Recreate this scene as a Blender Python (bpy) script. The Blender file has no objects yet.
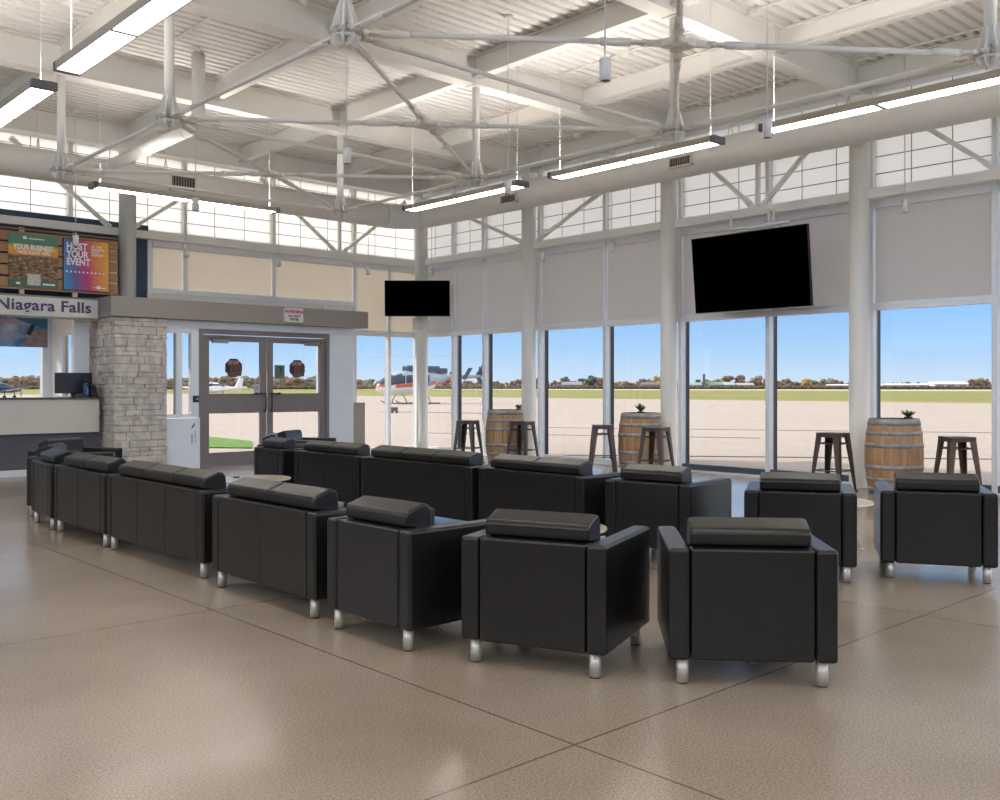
import bpy, bmesh, math, random
from mathutils import Vector, Matrix, Euler
random.seed(7)
PI = math.pi
SC = bpy.context.scene
C = SC.collection

# ------------------------------------------------------------------ camera
CAM_H = 1.35
YAW = math.radians(42.73)
FOC = 960.0
cam_d = bpy.data.cameras.new('camera')
cam_d.sensor_width = 36.0
cam_d.lens = 36.0 * FOC / 1000.0
cam_d.shift_y = -0.013
cam_d.clip_end = 6000
cam_d.clip_start = 0.05
cam = bpy.data.objects.new('camera', cam_d)
cam.location = (0, 0, CAM_H)
cam.rotation_euler = (PI / 2, 0, -YAW)
C.objects.link(cam)
SC.camera = cam
FW = Vector((math.sin(YAW), math.cos(YAW), 0))
RT = Vector((math.cos(YAW), -math.sin(YAW), 0))


def polar(px, dist, z=0.0):
    """Ground point seen along a bearing (given as tangent offset in 1/960) at a distance."""
    return FW * dist + RT * ((px - 500) / FOC * dist) + Vector((0, 0, z))


# ------------------------------------------------------------------ materials
MATS = {}


def nodes_of(name):
    m = bpy.data.materials.new(name)
    m.use_nodes = True
    nt = m.node_tree
    return m, nt, nt.nodes['Principled BSDF']


def mat(name, col, rough=0.5, metal=0.0, var=0.0, scale=8.0, bump=0.0, bscale=40.0, spec=0.5, coat=0.0, stretch=None):
    if name in MATS:
        return MATS[name]
    m, nt, p = nodes_of(name)
    N, L = nt.nodes, nt.links
    p.inputs['Base Color'].default_value = (*col, 1)
    p.inputs['Roughness'].default_value = rough
    p.inputs['Metallic'].default_value = metal
    p.inputs['Specular IOR Level'].default_value = spec
    p.inputs['Coat Weight'].default_value = coat
    tc = N.new('ShaderNodeTexCoord')
    vec = tc.outputs['Object']
    if stretch:
        mp = N.new('ShaderNodeMapping')
        mp.inputs['Scale'].default_value = stretch
        L.new(vec, mp.inputs['Vector'])
        vec = mp.outputs['Vector']
    if var > 0:
        nz = N.new('ShaderNodeTexNoise')
        nz.inputs['Scale'].default_value = scale
        nz.inputs['Detail'].default_value = 5
        L.new(vec, nz.inputs['Vector'])
        rp = N.new('ShaderNodeValToRGB')
        rp.color_ramp.elements[0].position = 0.3
        rp.color_ramp.elements[1].position = 0.7
        rp.color_ramp.elements[0].color = (*[c * (1 - var) for c in col], 1)
        rp.color_ramp.elements[1].color = (*[min(1, c * (1 + var)) for c in col], 1)
        L.new(nz.outputs['Fac'], rp.inputs['Fac'])
        L.new(rp.outputs['Color'], p.inputs['Base Color'])
    if bump > 0:
        nb = N.new('ShaderNodeTexNoise')
        nb.inputs['Scale'].default_value = bscale
        nb.inputs['Detail'].default_value = 3
        L.new(vec, nb.inputs['Vector'])
        bp = N.new('ShaderNodeBump')
        bp.inputs['Strength'].default_value = bump
        bp.inputs['Distance'].default_value = 0.01
        L.new(nb.outputs['Fac'], bp.inputs['Height'])
        L.new(bp.outputs['Normal'], p.inputs['Normal'])
    MATS[name] = m
    return m


def emit(name, col, strength):
    if name in MATS:
        return MATS[name]
    m = bpy.data.materials.new(name)
    m.use_nodes = True
    nt = m.node_tree
    nt.nodes.remove(nt.nodes['Principled BSDF'])
    e = nt.nodes.new('ShaderNodeEmission')
    e.inputs['Color'].default_value = (*col, 1)
    e.inputs['Strength'].default_value = strength
    nt.links.new(e.outputs[0], nt.nodes['Material Output'].inputs['Surface'])
    MATS[name] = m
    return m


def glass(name='window_glass', refl=0.9, tint=(0.645, 0.65, 0.65)):
    if name in MATS:
        return MATS[name]
    m = bpy.data.materials.new(name)
    m.use_nodes = True
    nt = m.node_tree
    nt.nodes.remove(nt.nodes['Principled BSDF'])
    t = nt.nodes.new('ShaderNodeBsdfTransparent')
    t.inputs['Color'].default_value = (*tint, 1)
    g = nt.nodes.new('ShaderNodeBsdfGlossy')
    g.inputs['Roughness'].default_value = 0.02
    g.inputs['Color'].default_value = (refl, refl, refl, 1)
    lw = nt.nodes.new('ShaderNodeLayerWeight')
    lw.inputs['Blend'].default_value = 0.5
    pw = nt.nodes.new('ShaderNodeMath'); pw.operation = 'POWER'; pw.inputs[1].default_value = 4.0
    nt.links.new(lw.outputs['Facing'], pw.inputs[0])
    f = nt.nodes.new('ShaderNodeMath'); f.operation = 'MULTIPLY_ADD'; f.inputs[1].default_value = 0.45; f.inputs[2].default_value = 0.018
    nt.links.new(pw.outputs[0], f.inputs[0])
    mx = nt.nodes.new('ShaderNodeMixShader')
    nt.links.new(f.outputs[0], mx.inputs[0])
    nt.links.new(t.outputs[0], mx.inputs[1])
    nt.links.new(g.outputs[0], mx.inputs[2])
    nt.links.new(mx.outputs[0], nt.nodes['Material Output'].inputs['Surface'])
    MATS[name] = m
    return m


def translucent(name, col, fac=0.55, tcol=None, weave=0.0):
    m = bpy.data.materials.new(name)
    m.use_nodes = True
    nt = m.node_tree
    nt.nodes.remove(nt.nodes['Principled BSDF'])
    d = nt.nodes.new('ShaderNodeBsdfDiffuse')
    d.inputs['Color'].default_value = (*col, 1)
    t = nt.nodes.new('ShaderNodeBsdfTranslucent')
    t.inputs['Color'].default_value = (*(tcol or col), 1)
    if weave > 0:
        nz = nt.nodes.new('ShaderNodeTexNoise')
        nz.inputs['Scale'].default_value = 2.0
        tc = nt.nodes.new('ShaderNodeTexCoord')
        mp = nt.nodes.new('ShaderNodeMapping')
        mp.inputs['Scale'].default_value = (6, 6, 0.4)
        nt.links.new(tc.outputs['Object'], mp.inputs['Vector'])
        nt.links.new(mp.outputs['Vector'], nz.inputs['Vector'])
        rp = nt.nodes.new('ShaderNodeValToRGB')
        tt = tcol or col
        rp.color_ramp.elements[0].color = (*[c * (1 - weave) for c in tt], 1)
        rp.color_ramp.elements[1].color = (*[min(1, c * (1 + weave)) for c in tt], 1)
        nt.links.new(nz.outputs['Fac'], rp.inputs['Fac'])
        nt.links.new(rp.outputs['Color'], t.inputs['Color'])
    mx = nt.nodes.new('ShaderNodeMixShader')
    mx.inputs[0].default_value = fac
    nt.links.new(d.outputs[0], mx.inputs[1])
    nt.links.new(t.outputs[0], mx.inputs[2])
    nt.links.new(mx.outputs[0], nt.nodes['Material Output'].inputs['Surface'])
    MATS[name] = m
    return m


LEATHER = mat('black_leather', (0.0095, 0.0090, 0.0088), 0.33, var=0.15, scale=3.0, bump=0.06, bscale=70, spec=0.36)
for _m in (LEATHER,):
    _p = _m.node_tree.nodes['Principled BSDF']
    _p.inputs['Coat Weight'].default_value = 0.2
    _p.inputs['Coat Roughness'].default_value = 0.28
STEEL = mat('brushed_steel', (0.52, 0.51, 0.49), 0.42, 0.55, var=0.05, scale=30)
CHROME = mat('chrome', (0.8, 0.8, 0.8), 0.12, 1.0)
WHITE_STEEL = mat('white_painted_steel', (0.83, 0.80, 0.75), 0.45, var=0.03, scale=2.0)
BEAM_PAINT = mat('beam_paint', (0.78, 0.75, 0.70), 0.5, var=0.03, scale=1.5)
DECK_PAINT = mat('deck_paint', (0.78, 0.755, 0.72), 0.5, var=0.03, scale=1.0)
COLUMN_PAINT = mat('column_paint', (0.82, 0.79, 0.73), 0.4, var=0.02, scale=1.0)
DUCT_PAINT = mat('duct_paint', (0.76, 0.73, 0.68), 0.42, var=0.02, scale=1.0)
ALU = mat('window_aluminium', (0.84, 0.84, 0.86), 0.38, 0.1, var=0.02)
DARK_FRAME = mat('dark_exterior_frame', (0.02, 0.02, 0.024), 0.4)
GLASS = glass()
SHADE_GREY = translucent('shade_fabric', (0.70, 0.68, 0.66), 0.5, (0.80, 0.77, 0.75), 0.03)
KALWALL = translucent('clerestory_panel', (0.80, 0.80, 0.78), 0.55, (0.86, 0.855, 0.835))
MUNTIN = mat('muntin_grey', (0.22, 0.21, 0.20), 0.5)
WALL_WHITE = mat('wall_paint', (0.80, 0.77, 0.71), 0.6, var=0.02, scale=1.0)
NAVY = mat('navy_paint', (0.022, 0.055, 0.105), 0.55, var=0.05)
TAUPE = mat('taupe_bulkhead', (0.30, 0.265, 0.235), 0.5, var=0.03)
DOOR_TAUPE = mat('door_taupe_metal', (0.23, 0.195, 0.185), 0.45, 0.2, var=0.03)
BLACK_PL = mat('black_plastic', (0.012, 0.012, 0.013), 0.4)
SCREEN_BLACK = mat('screen_black', (0.0004, 0.0004, 0.0004), 0.9, spec=0.0)
DARK_GREY = mat('dark_grey_panel', (0.085, 0.085, 0.092), 0.5, var=0.08, scale=3)
LAMP = emit('lamp_diffuser', (1.0, 0.95, 0.88), 12.0)
CEILING_FILL = emit('ceiling_fill_glow', (1.0, 0.95, 0.90), 36.0)  # glow added on the lamp tops to brighten the ceiling
LAMP_END = mat('lamp_end_cap', (0.13, 0.12, 0.13), 0.4)
WHITE_PL = mat('white_plastic', (0.80, 0.79, 0.77), 0.4)


def floor_material():
    m, nt, p = nodes_of('polished_concrete')
    N, L = nt.nodes, nt.links
    tc = N.new('ShaderNodeTexCoord')
    n1 = N.new('ShaderNodeTexNoise'); n1.inputs['Scale'].default_value = 0.55; n1.inputs['Detail'].default_value = 6
    n2 = N.new('ShaderNodeTexNoise'); n2.inputs['Scale'].default_value = 110; n2.inputs['Detail'].default_value = 2
    n3 = N.new('ShaderNodeTexVoronoi'); n3.inputs['Scale'].default_value = 85
    for n in (n1, n2, n3):
        L.new(tc.outputs['Object'], n.inputs['Vector'])
    r1 = N.new('ShaderNodeValToRGB')
    r1.color_ramp.elements[0].position = 0.32; r1.color_ramp.elements[1].position = 0.7
    r1.color_ramp.elements[0].color = (0.285, 0.230, 0.178, 1)
    r1.color_ramp.elements[1].color = (0.415, 0.355, 0.290, 1)
    L.new(n1.outputs['Fac'], r1.inputs['Fac'])
    r2 = N.new('ShaderNodeValToRGB')
    r2.color_ramp.elements[0].position = 0.36; r2.color_ramp.elements[1].position = 0.62
    r2.color_ramp.elements[0].color = (0.66, 0.64, 0.62, 1); r2.color_ramp.elements[1].color = (1.12, 1.11, 1.10, 1)
    L.new(n2.outputs['Fac'], r2.inputs['Fac'])
    mu = N.new('ShaderNodeMix'); mu.data_type = 'RGBA'; mu.blend_type = 'MULTIPLY'; mu.inputs[0].default_value = 0.85
    L.new(r1.outputs['Color'], mu.inputs[6]); L.new(r2.outputs['Color'], mu.inputs[7])
    r3 = N.new('ShaderNodeValToRGB')
    r3.color_ramp.elements[0].position = 0.05; r3.color_ramp.elements[1].position = 0.2
    r3.color_ramp.elements[0].color = (0.45, 0.42, 0.4, 1); r3.color_ramp.elements[1].color = (1, 1, 1, 1)
    L.new(n3.outputs['Distance'], r3.inputs['Fac'])
    mu2 = N.new('ShaderNodeMix'); mu2.data_type = 'RGBA'; mu2.blend_type = 'MULTIPLY'; mu2.inputs[0].default_value = 0.85
    L.new(mu.outputs[2], mu2.inputs[6]); L.new(r3.outputs['Color'], mu2.inputs[7])
    # saw-cut control joints, a square grid of about three metres
    sx = N.new('ShaderNodeSeparateXYZ'); L.new(tc.outputs['Object'], sx.inputs[0])

    def joint(out, off, pitch):
        a = N.new('ShaderNodeMath'); a.operation = 'SUBTRACT'; a.inputs[1].default_value = off - 30 * pitch
        L.new(out, a.inputs[0])
        b = N.new('ShaderNodeMath'); b.operation = 'DIVIDE'; b.inputs[1].default_value = pitch; L.new(a.outputs[0], b.inputs[0])
        c = N.new('ShaderNodeMath'); c.operation = 'FRACT'; L.new(b.outputs[0], c.inputs[0])
        d = N.new('ShaderNodeMath'); d.operation = 'SUBTRACT'; d.inputs[1].default_value = 0.5; L.new(c.outputs[0], d.inputs[0])
        e = N.new('ShaderNodeMath'); e.operation = 'ABSOLUTE'; L.new(d.outputs[0], e.inputs[0])
        g = N.new('ShaderNodeMath'); g.operation = 'GREATER_THAN'; g.inputs[1].default_value = 0.5 - 0.0052 / pitch; L.new(e.outputs[0], g.inputs[0])
        return g.outputs[0]
    jx = joint(sx.outputs['X'], 2.665, 3.03)
    jy = joint(sx.outputs['Y'], 2.47, 2.98)
    mxm = N.new('ShaderNodeMath'); mxm.operation = 'MAXIMUM'; L.new(jx, mxm.inputs[0]); L.new(jy, mxm.inputs[1])
    mu3 = N.new('ShaderNodeMix'); mu3.data_type = 'RGBA'
    sc = N.new('ShaderNodeMath'); sc.operation = 'MULTIPLY'; sc.inputs[1].default_value = 0.72
    L.new(mxm.outputs[0], sc.inputs[0]); L.new(sc.outputs[0], mu3.inputs[0])
    L.new(mu2.outputs[2], mu3.inputs[6]); mu3.inputs[7].default_value = (0.07, 0.045, 0.03, 1)
    L.new(mu3.outputs[2], p.inputs['Base Color'])
    rr = N.new('ShaderNodeMapRange'); rr.inputs['To Min'].default_value = 0.19; rr.inputs['To Max'].default_value = 0.31
    L.new(n1.outputs['Fac'], rr.inputs['Value']); L.new(rr.outputs[0], p.inputs['Roughness'])
    p.inputs['Specular IOR Level'].default_value = 0.7
    p.inputs['Coat Weight'].default_value = 0.25
    p.inputs['Coat Roughness'].default_value = 0.12
    return m


# ------------------------------------------------------------------ mesh helpers
def bm_new():
    return bmesh.new()


def add_box(bm, lo, hi, bevel=0.0, seg=2, mi=0, M=None):
    g = bmesh.ops.create_cube(bm, size=1.0)
    vs = g['verts']
    c = [(a + b) / 2 for a, b in zip(lo, hi)]
    s = [abs(b - a) for a, b in zip(lo, hi)]
    for v in vs:
        v.co = Vector((v.co.x * s[0] + c[0], v.co.y * s[1] + c[1], v.co.z * s[2] + c[2]))
    fs = {f for v in vs for f in v.link_faces}
    if bevel > 0:
        es = list({e for v in vs for e in v.link_edges})
        r = bmesh.ops.bevel(bm, geom=es, offset=bevel, segments=seg, affect='EDGES', profile=0.5)
        fs = set(r['faces']) | {f for f in fs if f.is_valid}
        vs = list({v for f in fs for v in f.verts})
    for f in fs:
        f.material_index = mi
    if M is not None:
        for v in vs:
            v.co = M @ v.co
    return vs


def frame_of(a, b):
    a, b = Vector(a), Vector(b)
    d = (b - a)
    z = d.normalized()
    up = Vector((0, 0, 1)) if abs(z.z) < 0.95 else Vector((1, 0, 0))
    x = up.cross(z).normalized()
    y = z.cross(x)
    M = Matrix((x, y, z)).transposed().to_4x4()
    M.translation = a
    return M, d.length


def add_tube(bm, a, b, r, r2=None, n=14, mi=0, caps=True):
    r2 = r if r2 is None else r2
    M, ln = frame_of(a, b)
    rings = []
    for z, rr in ((0, r), (ln, r2)):
        rings.append([bm.verts.new(M @ Vector((math.cos(2 * PI * i / n) * rr, math.sin(2 * PI * i / n) * rr, z))) for i in range(n)])
    for i in range(n):
        f = bm.faces.new((rings[0][i], rings[0][(i + 1) % n], rings[1][(i + 1) % n], rings[1][i]))
        f.smooth = True; f.material_index = mi
    if caps:
        f = bm.faces.new(list(reversed(rings[0]))); f.material_index = mi
        f = bm.faces.new(rings[1]); f.material_index = mi


def add_lathe(bm, prof, n=24, center=(0, 0, 0), mi=0, mif=None, cap=True):
    """Turn (r, z) pairs about a vertical axis."""
    cx, cy, cz = center
    rings = [[bm.verts.new((cx + math.cos(2 * PI * i / n) * r, cy + math.sin(2 * PI * i / n) * r, cz + z)) for i in range(n)] for r, z in prof]
    for k in range(len(rings) - 1):
        for i in range(n):
            f = bm.faces.new((rings[k][i], rings[k][(i + 1) % n], rings[k + 1][(i + 1) % n], rings[k + 1][i]))
            f.smooth = True
            f.material_index = mif(k) if mif else mi
    if cap:
        f = bm.faces.new(list(reversed(rings[0]))); f.material_index = mi
        f = bm.faces.new(rings[-1]); f.material_index = mi


def add_sweep(bm, pts, r, n=16, mi=0, caps=True, ridge=0.0):
    """Round tube along a polyline; ridge alternates the radius slightly (spiral seams)."""
    pts = [Vector(p) for p in pts]
    rings = []
    prevx = None
    for k, p in enumerate(pts):
        if k == 0: d = pts[1] - p
        elif k == len(pts) - 1: d = p - pts[k - 1]
        else: d = pts[k + 1] - pts[k - 1]
        z = d.normalized()
        if prevx is None:
            up = Vector((0, 0, 1)) if abs(z.z) < 0.95 else Vector((1, 0, 0))
            x = up.cross(z).normalized()
        else:
            x = (prevx - z * prevx.dot(z)).normalized()
        prevx = x
        y = z.cross(x)
        rr = r + (ridge if k % 2 else 0)
        rings.append([bm.verts.new(p + x * math.cos(2 * PI * i / n) * rr + y * math.sin(2 * PI * i / n) * rr) for i in range(n)])
    for k in range(len(rings) - 1):
        for i in range(n):
            f = bm.faces.new((rings[k][i], rings[k][(i + 1) % n], rings[k + 1][(i + 1) % n], rings[k + 1][i]))
            f.smooth = True; f.material_index = mi
    if caps:
        bm.faces.new(list(reversed(rings[0]))).material_index = mi
        bm.faces.new(rings[-1]).material_index = mi


def add_prism(bm, poly, h0, h1, axis='z', mi=0, M=None, bevel=0.0):
    """Extrude a polygon; axis z: (x,y) poly, axis y: (x,z) poly, axis x: (y,z) poly."""
    def co(p, h):
        if axis == 'z': return Vector((p[0], p[1], h))
        if axis == 'y': return Vector((p[0], h, p[1]))
        return Vector((h, p[0], p[1]))
    a = [bm.verts.new(co(p, h0)) for p in poly]
    b = [bm.verts.new(co(p, h1)) for p in poly]
    fs = [bm.faces.new(a), bm.faces.new(b)]
    n = len(poly)
    for i in range(n):
        fs.append(bm.faces.new((a[i], a[(i + 1) % n], b[(i + 1) % n], b[i])))
    bmesh.ops.recalc_face_normals(bm, faces=fs)
    vs = a + b
    if bevel > 0:
        es = list({e for f in fs for e in f.edges})
        r = bmesh.ops.bevel(bm, geom=es, offset=bevel, segments=2, affect='EDGES', profile=0.5)
        fs = [f for f in fs if f.is_valid] + list(r['faces'])
        vs = list({v for f in fs for v in f.verts})
    for f in fs:
        f.material_index = mi
    if M is not None:
        for v in vs:
            v.co = M @ v.co
    return vs


def add_blob(bm, c, r, sub=2, jit=0.15, sq=(1, 1, 1), mi=0):
    g = bmesh.ops.create_icosphere(bm, subdivisions=sub, radius=1.0)
    for v in g['verts']:
        k = 1 + random.uniform(-jit, jit)
        v.co = Vector((c[0] + v.co.x * r * sq[0] * k, c[1] + v.co.y * r * sq[1] * k, c[2] + v.co.z * r * sq[2] * k))
    for f in {f for v in g['verts'] for f in v.link_faces}:
        f.material_index = mi


def mesh_of(bm, name, mats, smooth=False):
    bmesh.ops.recalc_face_normals(bm, faces=bm.faces[:])
    me = bpy.data.meshes.new(name)
    bm.to_mesh(me)
    bm.free()
    for m in (mats if isinstance(mats, (list, tuple)) else [mats]):
        me.materials.append(m)
    if smooth:
        for p in me.polygons:
            p.use_smooth = True
    return me


def obj(name, bm, mats, parent=None, smooth=False, loc=None, rot=None):
    me = bm if isinstance(bm, bpy.types.Mesh) else mesh_of(bm, name, mats, smooth)
    o = bpy.data.objects.new(name, me)
    C.objects.link(o)
    if parent is not None:
        o.parent = parent
    if loc is not None:
        o.location = loc
    if rot is not None:
        o.rotation_euler = rot
    return o


def tag(o, label, cat, group=None):
    o['label'] = label
    o['category'] = cat
    if group:
        o['group'] = group
    return o


def thing(name, label, cat, loc=(0, 0, 0), rotz=0.0, group=None):
    o = bpy.data.objects.new(name, None)
    o.empty_display_size = 0.1
    C.objects.link(o)
    o.location = loc
    o.rotation_euler = (0, 0, rotz)
    return tag(o, label, cat, group)


def struct(name, bm, mats, parent=None, **k):
    o = obj(name, bm, mats, parent, **k)
    if parent is None:
        o['kind'] = 'structure'
    return o


def dup(root, loc, rotz, label, group=None):
    r = root.copy(); C.objects.link(r)
    r.location = loc; r.rotation_euler = (root.rotation_euler[0], root.rotation_euler[1], rotz)
    r['label'] = label
    if group: r['group'] = group
    for ch in list(root.children):
        c = ch.copy(); C.objects.link(c); c.parent = r
        for g in list(ch.children):
            d = g.copy(); C.objects.link(d); d.parent = c
    return r


def lettering(name, text, size, m, parent, loc, rot, align='LEFT', extrude=0.001, sx=1.0, bold=0.0, spacing=1.0, ls=1.0):
    cu = bpy.data.curves.new(name, 'FONT')
    cu.body = text
    cu.size = size
    cu.align_x = align
    cu.extrude = extrude
    cu.offset = bold
    cu.space_character = spacing
    cu.space_line = ls
    cu.materials.append(m)
    tmp = bpy.data.objects.new(name + '_curve', cu)
    C.objects.link(tmp)
    dg = bpy.context.evaluated_depsgraph_get()
    me = bpy.data.meshes.new_from_object(tmp.evaluated_get(dg))
    bpy.data.objects.remove(tmp)
    bpy.data.curves.remove(cu)
    me.name = name
    o = bpy.data.objects.new(name, me)
    C.objects.link(o)
    o.parent = parent
    o.location = loc
    o.rotation_euler = rot
    o.scale = (sx, 1, 1)
    return o


FACE_ROOM_Y = (PI / 2, 0, 0)          # lettering that faces -Y (towards the hall from the door wall)

# ------------------------------------------------------------------ key planes of the hall
XW = 12.72            # window wall glazing plane
YW = 16.40            # door wall glazing plane
XC = 12.37            # column line in front of the window wall
YC = [6.235 + 3.188 * k for k in range(-3, 4)]       # beam / column grid along Y
Z_TR = 2.45           # transom centre
Z_CH = 3.94           # chord beam centre
Z_GL = 5.40           # top of the clerestory glazing
Z_DECK = 5.66

# ------------------------------------------------------------------ floor, ceiling
bm = bm_new()
add_box(bm, (-6.2, -5.2, -0.2), (12.78, 15.6, 0))
add_box(bm, (5.62, 15.6, -0.2), (12.78, 16.46, 0))
add_box(bm, (-6.2, 15.6, -0.2), (5.62, 17.4, 0))
struct('floor', bm, floor_material())

bm = bm_new()
pitch = 0.152
y = -5.2
prof = []
while y < 16.7:
    prof += [(y, 0.0), (y + 0.088, 0.0), (y + 0.100, 0.042), (y + 0.140, 0.042)]
    y += pitch
va = [bm.verts.new((-6.2, p[0], Z_DECK + p[1])) for p in prof]
vb = [bm.verts.new((13.0, p[0], Z_DECK + p[1])) for p in prof]
for i in range(len(prof) - 1):
    bm.faces.new((va[i], vb[i], vb[i + 1], va[i + 1]))
add_box(bm, (-6.2, -5.2, Z_DECK + 0.06), (13.0, 16.8, Z_DECK + 0.2))
struct('ceiling', bm, DECK_PAINT)


bm = bm_new(); add_box(bm, (-6.2, -5.2, 0), (12.6, -5.05, 2.6)); struct('wall_back_added', bm, mat('added_wall_dark', (0.10, 0.09, 0.08), 0.6))  # unseen wall, added dark and low to keep blue sky out of reflections
bm = bm_new(); add_box(bm, (-6.0, 15.95, 0), (2.4, 16.1, 5.4)); struct('wall_left_far_added', bm, mat('added_wall_grey', (0.30, 0.285, 0.265), 0.6))  # unseen wall, added to give the sofa backs a grey reflection
bm = bm_new(); add_box(bm, (-6.2, -5.04, 0), (-6.05, 15.5, 2.6)); struct('wall_side_added', bm, mat('added_wall_dark', (0, 0, 0)))  # unseen wall, added dark and low so sky light enters only above it


def i_section(bm, ln, h, w, tf, tw, axis='x'):
    """Rolled I-shape from 0..ln along axis, z from 0 (bottom) to h."""
    if axis == 'x':
        add_box(bm, (0, -w / 2, 0), (ln, w / 2, tf)); add_box(bm, (0, -w / 2, h - tf), (ln, w / 2, h)); add_box(bm, (0, -tw / 2, tf), (ln, tw / 2, h - tf))
    else:
        add_box(bm, (-w / 2, 0, 0), (w / 2, ln, tf)); add_box(bm, (-w / 2, 0, h - tf), (w / 2, ln, h)); add_box(bm, (-tw / 2, 0, tf), (tw / 2, ln, h - tf))


bm = bm_new(); i_section(bm, XC + 0.02 + 6, 0.39, 0.21, 0.018, 0.012)
beam_me = mesh_of(bm, 'roof_beam', BEAM_PAINT)
for yy in YC[:-1]:
    o = struct('roof_beam', beam_me, None, loc=(-6, yy, 5.265))
o = struct('roof_beam', beam_me, None, loc=(-6, YC[-1], 5.265))
PX = [12.30, 10.33, 8.27, 6.20, 4.13, 2.07, 0.0, -2.07, -4.13]
bm = bm_new(); i_section(bm, 3.163, 0.28, 0.13, 0.014, 0.009, 'y')
pur_me = mesh_of(bm, 'purlin_beam', BEAM_PAINT)
for x in PX:
    for yy in YC[:-1]:
        if x < -1 and yy < 0:
            continue
        struct('purlin_beam', pur_me, None, loc=(x, yy + 0.0125, 5.375))

# round columns
Y_COLS = [YC[2], YC[3], YC[4], YC[5], YC[6]]
bm = bm_new()
add_lathe(bm, [(0.19, 0), (0.19, 0.012), (0.132, 0.012), (0.132, 5.24), (0.17, 5.24), (0.17, 5.262)], 32)
col_me = mesh_of(bm, 'column', COLUMN_PAINT)
for yy in Y_COLS:
    struct('column', col_me, None, loc=(XC, yy, 0))
bm = bm_new()
add_lathe(bm, [(0.135, 2.76), (0.135, 5.24), (0.17, 5.24), (0.17, 5.262)], 32)
struct('column', bm, COLUMN_PAINT, loc=(6.23, YC[6], 0))

# ------------------------------------------------------------------ king posts and tie rods
ZN = 4.075
NODE = {}
ORD_W = {0: 'second', 1: 'third', 2: 'fourth', -1: 'first'}
for k in (-1, 0, 1, 2):
    NODE[('w', k)] = (8.28, 6.235 + 3.188 * k)
for k in (0, 1, 2):
    NODE[('f', k)] = (4.14, 6.235 + 3.188 * k)
NODE_HIDDEN = {('f', -1): (4.14, 3.047)}
NN = {('w', -1): 'the cropped window-row king post', ('w', 0): 'the lamp-side window-row king post',
      ('w', 1): 'the middle window-row king post', ('w', 2): 'the far window-row king post',
      ('f', 0): 'the near front-row king post', ('f', 1): 'the middle front-row king post', ('f', 2): 'the far front-row king post'}
bm = bm_new(); add_tube(bm, (0, 0, 0.06), (0, 0, 1.19), 0.05, n=20); add_box(bm, (-0.11, -0.09, 1.176), (0.11, 0.09, 1.19))
kp_shaft = mesh_of(bm, 'shaft', WHITE_STEEL)
bm = bm_new()
gp = [(-0.115, -0.07), (-0.08, -0.105), (0.08, -0.105), (0.115, -0.07), (0.115, 0.02), (0.06, 0.22), (-0.06, 0.22), (-0.115, 0.02)]
for a in (0, PI / 2, PI / 4, -PI / 4):
    add_prism(bm, gp, -0.008, 0.008, 'y', M=Matrix.Rotation(a, 4, 'Z'))
add_lathe(bm, [(0.085, -0.045), (0.108, -0.04), (0.108, -0.028), (0.085, -0.022)], 20)
kp_gus = mesh_of(bm, 'gusset_plate', WHITE_STEEL)
bm = bm_new()
for i in range(8):
    a = i * PI / 4
    d = Vector((math.cos(a), math.sin(a), 0)); s = Vector((-d.y, d.x, 0))
    p = d * 0.10
    add_tube(bm, p - s * 0.03, p + s * 0.03, 0.030, n=12)
    add_tube(bm, p - s * 0.042, p + s * 0.042, 0.013, n=8)
kp_pin = mesh_of(bm, 'pin_plates', mat('pin_steel', (0.60, 0.57, 0.52), 0.4, 0.3))
for key, (x, y) in NODE.items():
    t = thing('king_post', 'white steel king post under the roof, ' + NN[key][4:], 'truss post', (x, y, ZN), 0, 'king posts of the roof truss')
    obj('shaft', kp_shaft, None, t); obj('gusset_plate', kp_gus, None, t); obj('pin_plates', kp_pin, None, t)


def tie_rod(a, b, label, r=0.021, off=0.16, offb=None, ends=True):
    a, b = Vector(a), Vector(b)
    d = (b - a).normalized()
    a2 = a + d * off
    b2 = b - d * (off if offb is None else offb)
    ln = (b2 - a2).length
    t = thing('tie_rod', label, 'tie rod', (a2 + b2) / 2, 0, 'tie rods of the roof truss')
    mid = (a2 + b2) / 2
    bm = bm_new(); add_tube(bm, a2 - mid + d * 0.2, b2 - mid - d * 0.2, r, n=12)
    obj('bar', bm, WHITE_STEEL, t)
    for p, s in ((a2, 1), (b2, -1)):
        bm = bm_new()
        q = p - mid
        add_tube(bm, q + d * s * 0.10, q + d * s * 0.34, r * 1.35, n=12)
        side = d.cross(Vector((0, 0, 1))).normalized()
        for k in (-1, 1):
            c0 = q + side * k * 0.022
            add_tube(bm, c0 - d * s * 0.05, c0 + d * s * 0.12, 0.014, n=8)
        add_tube(bm, q - side * 0.045, q + side * 0.045, 0.02, n=10)
        obj('clevis', bm, WHITE_STEEL, t)
    return t


def n3(key): 
    p = NODE.get(key) or NODE_HIDDEN[key]
    return (p[0], p[1], ZN)


for k in (-1, 0, 1):
    tie_rod(n3(('w', k)), n3(('w', k + 1)), f'white tie rod between {NN[("w", k)][4:]} and {NN[("w", k + 1)][4:]}')
for k in (0, 1):
    tie_rod(n3(('f', k)), n3(('f', k + 1)), f'white tie rod between {NN[("f", k)][4:]} and {NN[("f", k + 1)][4:]}')
tie_rod(n3(('f', -1)), n3(('f', 0)), 'white tie rod leaving the near front-row king post out of the top of view')
for k in (0, 1, 2):
    tie_rod(n3(('f', k)), n3(('w', k)), f'white tie rod from {NN[("f", k)][4:]} to {NN[("w", k)][4:]}')
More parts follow.
